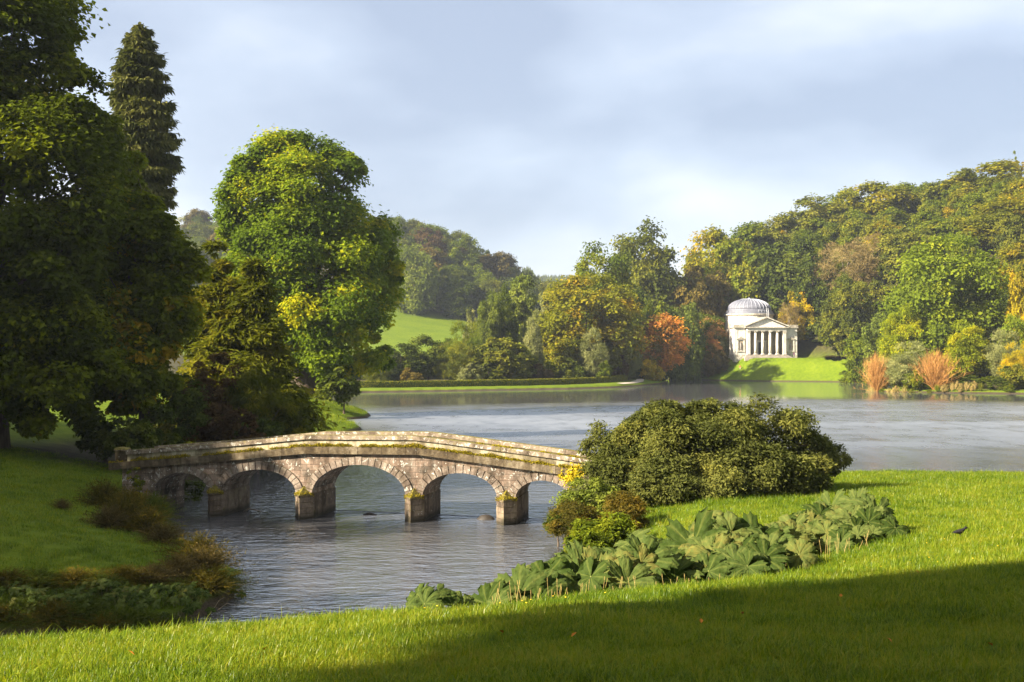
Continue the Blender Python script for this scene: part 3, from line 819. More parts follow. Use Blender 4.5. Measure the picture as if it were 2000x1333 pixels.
# moss tufts on the string course, pier caps and coping
def tufts(name, pts, nrmz, leaf, mat, parent, n_each=1, lean=.6):
    p = np.array(pts); n = len(p)
    d = nrm(unit(n) * .8 + np.array([0, 0, lean]))
    V, Fq, T = leaves(p, unit(n), d, leaf * rng.uniform(.5, 1.5, n), leaf * rng.uniform(.4, .9, n), rng.random(n))
    o = ob(name, mesh(name, V, Fq, [mat], False, {'tone': T}), parent)
    tag(o, kind='stuff'); return o
pts = []
for i in range(24000):
    u = random.uniform(UL, u_of(1200)); f = vnoise(np.array(u), np.array(0.), .7, 2) + .6 * vnoise(np.array(u), np.array(1.), .2, 5)
    if f < -.5 + random.random() * .9 - (.35 if u > u_of(540) else 0): continue
    pts.append((u, random.uniform(-.17, -.02), zl(u) + .285 + random.random() ** 2 * .07 * (1.2 + f)))
for i in range(1800):
    u = random.uniform(u_of(930), u_of(1130)); f = vnoise(np.array(u), np.array(4.), .6, 8)
    if f < .1: continue
    pts.append((u, random.uniform(-.08, .3), zl(u) + .735))
for i in range(4):
    a, b = arches[i][1], arches[i + 1][0]
    for k in range(500):
        s = random.uniform(0, 1); t = random.uniform(0, .3) if random.random() < .6 else random.uniform(0, 1)
        x = a - .05 + (b - a + .1) * s; y = -.55 * (1 - abs(2 * s - 1)) * (1 - t)
        pts.append((x, y - .01, .95 + .33 * t * (1 - abs(2 * s - 1)) + random.uniform(-.08, .05)))
tufts('moss', pts, 1, .05, M['moss'], bridge)
# plants rooted in the wall: yellow creeper on the right end, dark ones at the left end
def blob_leaves(c, r, n, leaf, droop=.5):
    k = rng.normal(size=(n, 3)) * .45 * np.array(r) + np.array(c)
    return leaves(k, nrm(unit(n) + np.array([0, -.6, .5])), unit(n) + np.array([0, 0, -droop]), leaf * rng.uniform(.6, 1.4, n), leaf * .8 * rng.uniform(.6, 1.2, n), rng.random(n))
def world(u, v_, z): return (BX + u * bc + v_ * bs, BY - u * bs + v_ * bc, z)
def creeper(name, blobs, leaf, mat, label, cat):
    Vs, Fs, Ts, o_ = [], [], [], 0
    for c, r, n in blobs:
        V, Fq, T = blob_leaves(c, r, n, leaf); Vs.append(V); Fs.append(Fq + o_); Ts.append(T); o_ += len(V)
    me = mesh(name, np.concatenate(Vs), np.concatenate(Fs), [mat], False, {'tone': np.concatenate(Ts)})
    return tag(ob(name, me), label, cat)
zc = z_of(1120, 905)
creeper('creeper', [(world(u_of(1116), -.18, z_of(1116, 932)), (.26, .12, .34), 520), (world(u_of(1130), -.18, z_of(1130, 918)), (.28, .14, .26), 380), (world(u_of(1096), -.1, z_of(1096, 922)), (.12, .08, .26), 120)],
        .085, M['ivy'], 'yellow creeper hanging over the right end of the stone bridge', 'creeper')

# ------------------------------------------------------------------ the domed temple across the lake
PSI = radians(8.0)
TX, TY = P(1495.6, 338); TZ = 6.38
temple = empty('domed_temple', (TX, TY, TZ), PSI)
tag(temple, 'white classical temple with lead dome and columned portico on the lawn', 'temple')
def tpart(mb_, name, mat, par=None, smooth=False): return mb_.build(name, M[mat], par or temple, smooth)
HW = 9.4; CW = 5.75           # half width of the front, half width of the portico
WD = 4.6                      # depth of the front block
# podium and steps
mb = MB(); mb.box(-HW, -CW - .3, -.12, WD, -1.2, 1.0); mb.box(CW + .3, HW, -.12, WD, -1.2, 1.0); tpart(mb, 'podium', 'templestain')
for i in range(6):
    mb = MB(); mb.box(-CW - 1.4 + i * .22, CW + 1.4 - i * .22, -2.6 + i * .34, -2.6 + (i + 1) * .34 + (.3 if i < 5 else 2.6 + .6), -.8 if i == 0 else i * .158 + .001, (i + 1) * .158); tpart(mb, 'step', 'step')
# wings
for s in (-1, 1):
    mb = MB(); a, b = sorted((s * (CW + .28), s * (HW - .12))); mb.box(a, b, 0, WD, 1.0, 8.6); w_ = tpart(mb, 'wing_wall', 'temple')
    w_['label'] = 'left wing wall of the temple front' if s < 0 else 'right wing wall of the temple front'
    mb = MB(); a, b = sorted((s * (HW - .95), s * HW)); mb.box(a, b, -.08, .9, 1.002, 8.598); tpart(mb, 'pilaster', 'temple')
    mb = MB(); mb.box(s * 7.45 - .62, s * 7.45 + .62, -.06, .03, 2.35, 4.9)
    n_ = tpart(mb, 'niche', 'templeinner')
    mb = MB(); mb.lathe([(.26, 2.36), (.3, 2.6), (.24, 3.2), (.3, 3.75), (.28, 3.95), (.1, 4.08), (.16, 4.2), (.16, 4.4), (.04, 4.5)], 10, s * 7.45, -.12); tpart(mb, 'statue', 'statue', n_, True)
    for q in (-1, 1):
        mb = MB(); mb.box(s * 7.45 + q * .92 - .17, s * 7.45 + q * .92 + .17, -.22, .02, 2.0, 5.2); tpart(mb, 'niche_pilaster', 'temple', n_)
    mb = MB(); mb.box(s * 7.45 - 1.25, s * 7.45 + 1.25, -.34, .02, 5.2, 5.42); mb.add([(s * 7.45 - 1.3, -.36, 5.422), (s * 7.45 + 1.3, -.36, 5.422), (s * 7.45, -.36, 6.02), (s * 7.45 - 1.3, .0, 5.422), (s * 7.45 + 1.3, 0, 5.422), (s * 7.45, 0, 6.02)],
                         [(0, 1, 2), (5, 4, 3), (0, 3, 4, 1), (1, 4, 5, 2), (2, 5, 3, 0)]); tpart(mb, 'niche_pediment', 'templestain', n_)
    mb = MB(); mb.box(s * 7.45 - 1.2, s * 7.45 + 1.2, -.26, .02, 1.75, 2.0); tpart(mb, 'niche_sill', 'temple', n_)
    mb = MB(); a, b = sorted((s * (CW + .9), s * (HW + .3))); mb.box(a, b, -.42, WD + .3, 8.6, 8.95); mb.box(a + .1, b - .1, -.3, WD + .2, 8.952, 9.5); tpart(mb, 'wing_cornice', 'templestain')
# portico: back wall, door, floor, ceiling, benches
mb = MB(); mb.box(-CW - .3, CW + .3, 3.6, 4.5, .9, 7.7); pw = tpart(mb, 'portico_back_wall', 'templeinner')
mb = MB(); mb.box(-.95, .95, 3.55, 3.61, .96, 4.5); tpart(mb, 'door', 'darkdoor', pw)  # near-black panel painted in for the unlit interior of the doorway
mb = MB()
for q in (-1, 1): mb.box(q * 1.2 - .24, q * 1.2 + .24, 3.45, 3.6, .96, 4.6)
mb.box(-1.6, 1.6, 3.4, 3.6, 4.602, 5.1); tpart(mb, 'door_frame', 'temple', pw)
mb = MB(); mb.box(-.1, .95, 3.3, 3.37, .96, 4.45); tpart(mb, 'door_leaf', 'templeinner', pw)
for q in (-1, 1):
    mb = MB(); mb.box(q * 4.2 - 1.2, q * 4.2 + 1.2, 3.1, 3.55, 1.38, 1.48); mb.box(q * 4.2 - 1.1, q * 4.2 - .95, 3.1, 3.5, .95, 1.38); mb.box(q * 4.2 + .95, q * 4.2 + 1.1, 3.1, 3.5, .95, 1.38); tpart(mb, 'bench', 'statue', pw)
mb = MB(); mb.box(-CW - .28, CW + .28, -.5, 3.6, 7.55, 7.72); tpart(mb, 'portico_ceiling', 'templeinner')
mb = MB(); mb.box(-CW - .29, -CW + .2, .4, 3.6, .95, 7.55); mb.box(CW - .2, CW + .29, .4, 3.6, .95, 7.55); tpart(mb, 'portico_side_wall', 'templeinner')
colx = [-5.35, -3.25, -1.1, 1.1, 3.25, 5.35]
CB = .95; CT = 7.75
for i, x in enumerate(colx):
    c_ = empty('column', (x, -.55, 0)); c_.parent = temple
    if i in (0, 5):
        mb = MB(); mb.box(-.42, .42, -.4, 1.0, CB + .3, CT - .65); mb.build('shaft', M['temple'], c_)
        mb = MB(); mb.box(-.5, .5, -.5, 1.05, CB + .01, CB + .3); mb.build('base', M['temple'], c_)
        mb = MB(); mb.box(-.48, .48, -.47, 1.03, CT - .648, CT - .2); mb.box(-.56, .56, -.54, 1.04, CT - .198, CT); mb.build('capital', M['templestain'], c_)
    else:
        mb = MB(); mb.lathe([(.40, CB + .3), (.40, CB + 2.4), (.385, CB + 3.6), (.34, CT - .65)], 18); mb.build('shaft', M['temple'], c_, True)
        mb = MB(); mb.box(-.54, .54, -.54, .54, CB + .01, CB + .12); mb.lathe([(.52, CB + .122), (.53, CB + .2), (.44, CB + .24), (.45, CB + .3)], 18); mb.build('base', M['temple'], c_)
        mb = MB(); mb.lathe([(.34, CT - .65), (.42, CT - .5), (.40, CT - .42), (.54, CT - .2)], 12); mb.box(-.55, .55, -.55, .55, CT - .198, CT)
        for a in range(4):
            ang = a * pi / 2 + pi / 4; mb.lathe([(.10, CT - .36), (.13, CT - .2)], 6, .52 * cos(ang), .52 * sin(ang))
        mb.build('capital', M['templestain'], c_)
mb = MB(); mb.box(-CW - .1, CW + .1, -1.0, 3.9, CT + .002, 8.58); tpart(mb, 'entablature', 'temple')
mb = MB(); mb.box(-CW - .75, CW + .75, -1.45, 3.9, 8.582, 8.86); tpart(mb, 'cornice', 'templestain')
AX = 11.75
mb = MB(); mb.add([(-CW - .1, -.95, 8.862), (CW + .1, -.95, 8.862), (0, -.95, AX - .45), (-CW - .1, -.5, 8.862), (CW + .1, -.5, 8.862), (0, -.5, AX - .45)],
                  [(0, 1, 2), (5, 4, 3), (0, 3, 4, 1), (1, 4, 5, 2), (2, 5, 3, 0)]); tpart(mb, 'tympanum', 'temple')
for q in (-1, 1):
    x0, x1 = q * (CW + .85), 0.0
    mb = MB(); c = [(x0, -1.5, 8.87), (x1, -1.5, AX - .32), (x1, 7.4, AX - .32), (x0, 7.4, 8.87), (x0, -1.5, 9.16), (x1, -1.5, AX), (x1, 7.4, AX), (x0, 7.4, 9.16)]
    if q > 0: c = [c[1], c[0], c[3], c[2], c[5], c[4], c[7], c[6]]
    mb.hexa(c); tpart(mb, 'pediment_slope', 'templestain')
mb = MB(); mb.box(-5.6, 5.6, 3.905, 8.5, 0, 8.86); tpart(mb, 'vestibule', 'temple')
# rotunda
DY = 14.0
mb = MB(); mb.lathe([(7.05, -1.0), (7.05, 12.55), (7.05, 12.6)], 64, 0, DY); tpart(mb, 'rotunda_wall', 'temple', None, True)
mb = MB(); mb.lathe([(7.0, 12.60), (7.45, 12.66), (7.45, 12.9), (7.25, 12.98)], 64, 0, DY); tpart(mb, 'rotunda_cornice', 'templestain')
mb = MB(); mb.lathe([(7.2, 12.982), (7.15, 13.35), (6.95, 13.42), (6.85, 13.9), (6.6, 14.0), (6.5, 14.45), (6.3, 14.5)], 64, 0, DY); ds = tpart(mb, 'dome_step', 'lead')
prof = []
for k in range(13):
    a = k / 12; r_ = 6.3 * cos(a * radians(68)); z_ = 14.5 + 2.9 * sin(a * radians(68)) / sin(radians(68)); prof.append((r_, z_))
mb = MB(); mb.lathe(prof, 64, 0, DY); dome = tpart(mb, 'dome', 'lead', None, True)
ribm = MB(); pr_ = []
for k, (r_, z_) in enumerate(prof):
    for (dx, dz) in ((-.085, 0), (-.06, .11), (.06, .11), (.085, 0)): pr_.append((dx, r_ + dz * .7, z_ + dz))
fr = []
for j in range(len(prof) - 1):
    for i in range(3): fr.append((j * 4 + i, j * 4 + i + 1, (j + 1) * 4 + i + 1, (j + 1) * 4 + i))
ribme = mesh('rib', pr_, fr, [M['leadrib']])
for k in range(32):
    ob('rib', ribme, dome, (0, DY, 0), (0, 0, 2 * pi * k / 32))
mb = MB(); mb.lathe([(2.3, 17.28), (2.45, 17.38), (2.45, 17.58), (2.2, 17.63), (.5, 17.72), (.3, 17.88), (.05, 18.02)], 32, 0, DY); tpart(mb, 'dome_cap', 'leadrib', dome)
# ladder and handrail on the right of the dome
mb = MB()
def onf(x, y, z): return (x, DY - y, z)
for x in (3.0, 3.5): mb.tube([onf(x, 6.9, 11.4), onf(x, 6.9, 13.5), onf(x, 6.4, 14.6)], [.05, .05, .05], 4)
for i in range(8): mb.tube([onf(3.0, 6.9, 11.5 + i * .3), onf(3.5, 6.9, 11.5 + i * .3)], [.03, .03], 4)
tpart(mb, 'ladder', 'white')
mb = MB(); pr2 = [onf(7.05 * sin(a), 7.05 * cos(a), 14.15) for a in np.linspace(.05, .42, 6)]
mb.tube(pr2, [.04] * 6, 4); mb.tube([(x, y, z - .35) for x, y, z in pr2], [.04] * 6, 4)
for p_ in pr2[::2]: mb.tube([(p_[0], p_[1], 13.0), p_], [.035, .035], 4)
tpart(mb, 'handrail', 'white')

# people by the temple steps
def cloth(name, col): return plain(name, col, 0.9, 0.1, 0.15, 3)
def person(x, y, z, rz, pose, top, leg, label, hold=None, s=1.0):
    root = empty('person', (x, y, z), rz)
    tag(root, label, 'person')
    if pose == 'walk':
        J = dict(pel=(0, 0, .93), che=(0, -.02, 1.30), nec=(0, -.02, 1.48), hd=(0, -.03, 1.62), hd2=(0, -.03, 1.70),
                 ls=(.17, -.02, 1.42), le=(.24, -.12, 1.16), lh=(.22, -.30, .98), rs=(-.17, -.02, 1.42), re=(-.24, .10, 1.16), rh=(-.22, .14, .92),
                 lp=(.09, 0, .90), lk=(.10, .06, .49), lf=(.10, .26, .08), lt=(.10, .14, .04), rp=(-.09, 0, .90), rk=(-.10, -.16, .50), rf=(-.10, -.20, .08), rt=(-.10, -.36, .04))
    else:
        J = dict(pel=(0, .10, .62), che=(0, -.12, .92), nec=(0, -.22, 1.06), hd=(0, -.29, 1.18), hd2=(0, -.31, 1.26),
                 ls=(.15, -.17, 1.01), le=(.21, -.30, .78), lh=(.17, -.42, .60), rs=(-.15, -.17, 1.01), re=(-.21, -.28, .78), rh=(-.15, -.40, .58),
                 lp=(.08, .10, .60), lk=(.13, -.16, .42), lf=(.10, .05, .07), lt=(.10, -.10, .04), rp=(-.08, .10, .60), rk=(-.13, -.14, .42), rf=(-.10, .08, .07), rt=(-.10, -.08, .04))
    names = list(J); E = [('pel', 'che'), ('che', 'nec'), ('nec', 'hd'), ('hd', 'hd2'), ('che', 'ls'), ('ls', 'le'), ('le', 'lh'), ('che', 'rs'), ('rs', 're'), ('re', 'rh'),
                          ('pel', 'lp'), ('lp', 'lk'), ('lk', 'lf'), ('lf', 'lt'), ('pel', 'rp'), ('rp', 'rk'), ('rk', 'rf'), ('rf', 'rt')]
    R = dict(pel=.14, che=.16, nec=.06, hd=.10, hd2=.085, ls=.07, le=.045, lh=.035, lp=.09, lk=.06, lf=.045, lt=.04)
    me = bpy.data.meshes.new('body'); me.from_pydata([J[n] for n in names], [(names.index(a), names.index(b)) for a, b in E], [])
    o = ob('body', me, root); o.scale = (s, s, s)
    md = o.modifiers.new('skin', 'SKIN'); 
    if not me.skin_vertices: me.skin_vertices.new() if hasattr(me.skin_vertices, 'new') else None
    for i, n in enumerate(names):
        r_ = R[n] if n in R else R['l' + n[1:]]
        me.skin_vertices[0].data[i].radius = (r_, r_ * (.75 if n in ('che', 'pel') else 1))
        me.skin_vertices[0].data[i].use_root = (n == 'pel')
    o.modifiers.new('sub', 'SUBSURF').render_levels = 1
    o.modifiers[-1].levels = 1
    m, nt = newmat('person_clothes')
    tcn = nt.nodes.new('ShaderNodeTexCoord'); sp = nt.nodes.new('ShaderNodeSeparateXYZ'); nt.links.new(tcn.outputs['Object'], sp.inputs[0])
    zs = (.95, 1.49) if pose == 'walk' else (.62, 1.08)
    c = ramp(nt, sp.outputs[2], [(0.0, leg), (zs[0] / 2, top), (zs[1] / 2, (0.45, 0.28, 0.2))], 'CONSTANT')
    nt.nodes[-1]
    dv = mth(nt, 'MULTIPLY', sp.outputs[2], 0.5)
    rn = [n for n in nt.nodes if n.type == 'VALTORGB'][0]; nt.links.new(dv, rn.inputs[0])
    out(nt, principled(nt, c, 0.9, 0.1)); me.materials.append(m)
    hb = MB(); hx, hy, hz_ = J['hd2']
    hb.lathe([(.02, hz_ + .125), (.07, hz_ + .10), (.105, hz_ + .03), (.10, hz_ - .05), (.06, hz_ - .12)][::-1], 10, hx, hy + .03)
    h_ = hb.build('hair', plain('hair_brown', (.06, .04, .025)), root, True); h_.scale = (s, s, s)
    return root
px_, py_ = P(1551, 333.0); person(px_, py_, H(px_, py_), radians(60), 'walk', (0.22, 0.05, 0.18), (0.03, 0.03, 0.05), 'person in a purple top walking along the right end of the temple steps')
px_, py_ = P(1446, 333.5); person(px_, py_, H(px_, py_), radians(-40), 'bend', (0.65, 0.10, 0.05), (0.45, 0.38, 0.30), 'person in a red top bending down by the left end of the temple steps')
# ------------------------------------------------------------------ hedge, path and lawn edge beyond the lake
hedge = empty('clipped_hedge', (0, 0, 0)); tag(hedge, 'long low clipped hedge along the far lawn behind the water', 'hedge')
HP = [(-52, 222), (-28, 229), (-12, 237.5), (2, 246), (12, 254), (20, 264), (25, 276), (27.5, 287)]
hv = []; hf = []
L1 = MB(); samp = []
pl = []
for i in range(len(HP) - 1):
    for k in range(8): 
        f = k / 8; pl.append((HP[i][0] * (1 - f) + HP[i + 1][0] * f, HP[i][1] * (1 - f) + HP[i + 1][1] * f))
pl.append(HP[-1])
for i in range(len(pl)):
    a = Vector(pl[max(i - 1, 0)]); b = Vector(pl[min(i + 1, len(pl) - 1)]); t = (b - a).normalized(); n = Vector((-t.y, t.x))
    p = Vector(pl[i]); g = H(p.x, p.y); hh = 1.22 + .05 * vnoise(np.array(p.x), np.array(p.y), 4)
    for (o_, z_) in ((-.6, 0), (-.58, hh * .93), (-.45, hh), (.45, hh), (.58, hh * .93), (.6, 0)):
        q = p + n * o_; hv.append((q.x, q.y, g - .1 + z_ + (.1 if z_ else 0)))
    samp.append((p, n, g, hh))
for i in range(len(pl) - 1):
    for j in range(5): hf.append((i * 6 + j, (i + 1) * 6 + j, (i + 1) * 6 + j + 1, i * 6 + j + 1))
hf += [(5, 4, 3, 2, 1, 0), tuple(range((len(pl) - 1) * 6, len(pl) * 6))]
ob('hedge_core', mesh('hedge_core', hv, hf, [M['dark']], False, {'tone': np.full(len(hv), .3)}), hedge)
n = 16000; ii = rng.integers(0, len(samp) - 1, n); fr_ = rng.random(n)
pp = np.array([[s[0].x, s[0].y] for s in samp]); nn_ = np.array([[s[1].x, s[1].y] for s in samp]); gg = np.array([s[2] for s in samp]); hh_ = np.array([s[3] for s in samp])
pc = pp[ii] * (1 - fr_)[:, None] + pp[ii + 1] * fr_[:, None]; nc = nn_[ii]; gc = gg[ii] * (1 - fr_) + gg[ii + 1] * fr_; hc = hh_[ii]
top_ = rng.random(n) < .45
off = np.where(top_, rng.uniform(-.6, .6, n), -.62 + rng.normal(0, .03, n)); zz = np.where(top_, hc + rng.normal(0, .03, n), rng.uniform(0.05, 1, n) * hc)
pts3 = np.concatenate([pc + nc * off[:, None], (gc + zz)[:, None]], 1)
nr = np.where(top_[:, None], np.array([0, 0, 1.]), np.concatenate([-nc, np.zeros((n, 1))], 1))
V, Fq, T = leaves(pts3, nrm(nr + unit(n) * .6), unit(n), rng.uniform(.12, .3, n), rng.uniform(.1, .2, n), rng.random(n))
ob('hedge_leaves', mesh('hedge_leaves', V, Fq, [M['hedge']], False, {'tone': T}), hedge)
# gravel path between hedge and lawn, showing at its right end
PT = [(24, 262), (28.2, 272), (30.6, 282), (31.8, 292), (36, 303), (38.5, 318)]
mb = MB(); vv = []
for i, p in enumerate(PT):
    a = Vector(PT[max(i - 1, 0)]); b = Vector(PT[min(i + 1, len(PT) - 1)]); t = (b - a).normalized(); n_ = Vector((-t.y, t.x)) * .9
    for q in (Vector(p) + n_, Vector(p) - n_): vv.append((q.x, q.y, H(q.x, q.y) + .12))
mb.add(vv, [(2 * i, 2 * i + 1, 2 * i + 3, 2 * i + 2) for i in range(len(PT) - 1)])
tag(mb.build('gravel_path', M['gravel']), kind='structure')

# ------------------------------------------------------------------ trees and shrubs across the lake
T_ = tree
# island of golden trees in the middle
T_('beech_tree', 1147, 281, 536, 215, 'widefine', 'gold', 'broad golden green beech tree above the hedge, the largest in the middle')
T_('beech_tree', 1172, 305, 482, 150, 'tallfine', 'goldgreen', 'golden tipped tree rising directly behind the broad golden beech')
T_('beech_tree', 1106, 308, 556, 60, 'ragged', 'goldgreen', 'thin yellowish tree at the left shoulder of the broad golden beech')
T_('tall_tree', 1262, 358, 440, 175, 'tallfine', 'olive', 'tall airy tree with pale limbs, highest of the trees left of the temple')
T_('tall_tree', 1222, 356, 492, 100, 'airy', 'goldgreen', 'slender pale trunked tree between the golden beech and the tallest tree')
T_('tall_tree', 1312, 362, 515, 110, 'full', 'olive', 'dark olive tree sloping down right of the tall airy tree')
T_('oak_tree', 1215, 330, 545, 130, 'full', 'dark', 'dark shaded tree behind the slender pale trunk')
T_('oak_tree', 1290, 358, 560, 120, 'full', 'brownolive', 'brownish dark tree in the shade below the tall airy tree')
T_('holly_tree', 1287, 340, 577, 84, 'shrub', 'green', 'dome shaped green tree with dense leaves above the orange maple', h=None)
T_('small_tree', 1262, 318, 590, 44, 'dome', 'goldgreen', 'yellow green small tree peeping out left of the dome shaped tree')
T_('maple_tree', 1280, 302, 614, 104, 'wide', 'orange', 'bright orange maple standing at the water beside the hedge end')
T_('maple_tree', 1272, 297, 684, 60, 'shrub', 'yellow', 'low golden orange shrub hanging over the water below the orange maple', 'shrub')
T_('yew_tree', 1330, 350, 652, 38, 'shrub', 'dark', 'narrow dark evergreen between the two orange maples')
T_('laurel_bush', 1334, 351, 702, 40, 'shrub', 'bluegreen', 'low green bush at the foot of the dark evergreen by the lawn corner', 'bush')
T_('maple_tree', 1374, 346, 622, 92, 'twiggy', 'rust', 'pinkish orange half bare maple left of the temple')
T_('maple_tree', 1372, 345, 640, 84, 'shrub', 'rust', 'rusty maple foliage beneath the half bare maple', 'shrub')
T_('shrub', 1390, 338, 668, 66, 'shrub', 'brownolive', 'brown olive shrub at the foot of the pinkish maple', 'shrub')
T_('shrub', 1402, 345, 645, 46, 'shrub', 'greygreen', 'grey green shrub touching the left wall of the temple', 'shrub')
T_('shrub', 1352, 346, 678, 36, 'shrub', 'dark', 'dark bush on the lawn edge under the pinkish maple', 'bush')
T_('cedar_tree', 1343, 352, 535, 104, 'full', 'brownolive', 'brownish green conifer with flat boughs above the orange maples')
T_('small_tree', 1338, 335, 590, 70, 'dome', 'bluegreen', 'pale bluish green tree between the dark evergreen and the temple dome')
T_('small_tree', 1385, 345, 612, 60, 'dome', 'green', 'small green tree close behind the left side of the temple')
T_('willow_tree', 1160, 271, 642, 60, 'willow', 'greygreen', 'grey green willow in front of the golden beech')
T_('small_shrub', 1178, 269, 702, 36, 'shrub', 'green', 'fresh green bush at the foot of the grey green willow', 'bush')
T_('willow_shrub', 1228, 289, 668, 56, 'willow', 'greygreen', 'grey twiggy willow shrub near the hedge end', 'shrub')
T_('shrub', 1094, 259, 692, 76, 'shrub', 'olive', 'olive rounded shrub below the golden beech, left of the willow', 'shrub')
T_('shrub', 1062, 256, 708, 40, 'shrub', 'copper', 'copper tinted low shrub left of the olive shrub', 'shrub')
T_('shrub', 1046, 257, 694, 34, 'shrub', 'purple', 'dark purple shrub beside the big round bush', 'shrub')
T_('willow_tree', 1044, 266, 612, 40, 'tallfine', 'greygreen', 'narrow silvery tree left of the golden beech')
T_('willow_tree', 1060, 285, 575, 46, 'airy', 'greygreen', 'pale thin tree leaning against the golden beech on its left')
T_('round_bush', 978, 255, 656, 136, 'topiary', 'olive', 'big round olive bush behind the middle of the hedge', 'bush')
T_('ash_tree', 1022, 300, 540, 92, 'airy', 'bluegreen', 'airy green ash tree with pale limbs beyond the round bush')
T_('ash_tree', 985, 290, 562, 60, 'tallfine', 'green', 'green tree between the ash tree and the pasture')
T_('small_tree', 954, 285, 576, 52, 'tallfine', 'bluegreen', 'bluish green upright tree at the right edge of the pasture')
T_('small_tree', 921, 300, 594, 34, 'ragged', 'greygreen', 'small grey leafed tree against the pasture')
T_('small_tree', 905, 265, 628, 84, 'willow', 'goldgreen', 'yellow green feathery tree in front of the pasture')
T_('shrub', 884, 250, 668, 70, 'willow', 'olive', 'upright olive willow bush left of the big round bush', 'bush')
T_('oak_tree', 836, 252, 655, 70, 'wide', 'dark', 'dark green tree on the left side of the pasture foot')
T_('oak_tree', 782, 246, 668, 84, 'full', 'dark', 'dark rounded tree just right of the great tulip tree')
T_('shrub', 738, 240, 698, 56, 'willow', 'olive', 'dull olive shrub behind the hedge, nearest the tulip tree', 'shrub')
T_('shrub', 920, 246, 706, 56, 'shrub', 'greygreen', 'low grey green bush behind the hedge left of the round bush', 'bush')
T_('shrub', 806, 240, 716, 50, 'shrub', 'brownolive', 'low brownish bush behind the hedge under the dark trees', 'bush')
T_('shrub', 1016, 262, 664, 60, 'shrub', 'bluegreen', 'blue green bush filling the gap right of the round bush', 'bush')
T_('shrub', 1130, 270, 700, 50, 'shrub', 'dark', 'dark bush in the shade beneath the golden beech', 'bush')
T_('shrub', 1206, 284, 690, 44, 'shrub', 'purple', 'dark shaded bush between the two grey willows', 'bush')
T_('shrub', 1246, 297, 690, 44, 'shrub', 'dark', 'dark bush between the hedge end and the orange maple', 'bush')
T_('shrub', 1286, 302, 712, 34, 'shrub', 'dark', 'very dark bush right at the channel mouth', 'bush')

# behind and right of the temple
T_('beech_tree', 1407, 395, 446, 120, 'wide', 'gold', 'golden tree at the left end of the hilltop skyline above the temple')
T_('beech_tree', 1474, 405, 434, 96, 'tall', 'goldgreen', 'yellow green tree on the skyline, second from its left end')
T_('beech_tree', 1536, 410, 420, 100, 'wide', 'olive', 'olive tree on the skyline above the temple dome')
T_('oak_tree', 1600, 412, 382, 140, 'full', 'olive', 'dark olive broad tree on the skyline right of the dome')
T_('beech_tree', 1656, 415, 372, 110, 'wide', 'goldgreen', 'golden olive tree on the skyline above the bare birches')
T_('beech_tree', 1722, 410, 354, 130, 'wide', 'gold', 'golden crown on the skyline above the bare birches, right hand one')
T_('beech_tree', 1780, 412, 356, 90, 'wide', 'goldgreen', 'golden green crown at the notch in the skyline')
T_('oak_tree', 1822, 410, 358, 70, 'tall', 'bluegreen', 'bluish green crown just right of the skyline notch')
T_('beech_tree', 1872, 400, 342, 130, 'wide', 'olive', 'olive gold crown left of the highest skyline tree')
T_('beech_tree', 1936, 388, 316, 170, 'wide', 'gold', 'highest golden crown on the skyline near the right edge')
T_('larch_tree', 1984, 420, 291, 34, 'cone', 'bluegreen', 'thin pointed conifer above the skyline at the right edge', 'conifer')
T_('beech_tree', 1985, 335, 384, 190, 'widefine', 'gold', 'broad golden tree on the right edge below the highest crown')
T_('beech_tree', 1440, 372, 470, 130, 'wide', 'goldgreen', 'yellow green tree directly above the dome, below the skyline')
T_('oak_tree', 1378, 366, 512, 110, 'full', 'brownolive', 'dark brown olive tree up the slope left of the dome')
T_('oak_tree', 1538, 365, 462, 150, 'full', 'dark', 'big dark green tree behind the dome on its right')
T_('oak_tree', 1588, 352, 505, 90, 'full', 'dark', 'very dark tree right of the dome under the birches')
T_('birch_tree', 1652, 352, 474, 140, 'twiggy', 'brown', 'pale brown almost bare birch with white limbs, left of two')
T_('birch_tree', 1722, 356, 458, 128, 'twiggy', 'brown', 'brown half bare birch, right of two')
T_('birch_tree', 1690, 362, 500, 100, 'ragged', 'brown', 'thin brown birch foliage between the two bare birches')
T_('oak_tree', 1700, 340, 560, 110, 'full', 'brownolive', 'shadowy brownish tree under the two birches')
T_('oak_tree', 1775, 345, 440, 130, 'full', 'olive', 'olive tree between the birches and the big green tree')
T_('beech_tree', 1880, 350, 420, 150, 'wide', 'goldgreen', 'golden green tree above the big green tree')
T_('yellow_tree', 1556, 348, 560, 64, 'ragged', 'yellow', 'bright yellow small tree beside the temple right shoulder')
T_('yellow_tree', 1540, 346, 592, 50, 'twiggy', 'brown', 'brownish twiggy tree next to the bright yellow one')
T_('holm_oak_tree', 1652, 322, 543, 112, 'tallfine', 'olive', 'tall dark olive evergreen right of the temple lawn')
T_('holly_tree', 1590, 347, 618, 46, 'shrub', 'bluegreen', 'glossy green tree touching the right wall of the temple')
T_('shrub', 1612, 342, 672, 50, 'shrub', 'dark', 'dark bush at the lawn edge right of the temple', 'bush')
T_('maple_tree', 1690, 300, 640, 84, 'full', 'green', 'green rounded tree at the right corner of the temple lawn')
T_('maple_tree', 1730, 290, 608, 84, 'dome', 'bluegreen', 'lighter blue green tree left of the big green tree')
T_('lime_tree', 1852, 258, 460, 236, 'widefine', 'bright', 'huge bright green tree on the right bank, largest across the lake')
T_('lime_tree', 1764, 252, 600, 96, 'tallfine', 'limey', 'yellow green lower limb tree at the left foot of the huge green tree')
T_('lime_tree', 1800, 262, 560, 120, 'full', 'bright', 'green tree partly merged with the left of the huge green tree')
T_('maple_tree', 1884, 232, 630, 92, 'tallfine', 'limey', 'vivid yellow green maple near the water on the right bank')
T_('oak_tree', 1948, 285, 560, 110, 'full', 'dark', 'dark shaded tree right behind the vivid yellow green maple')
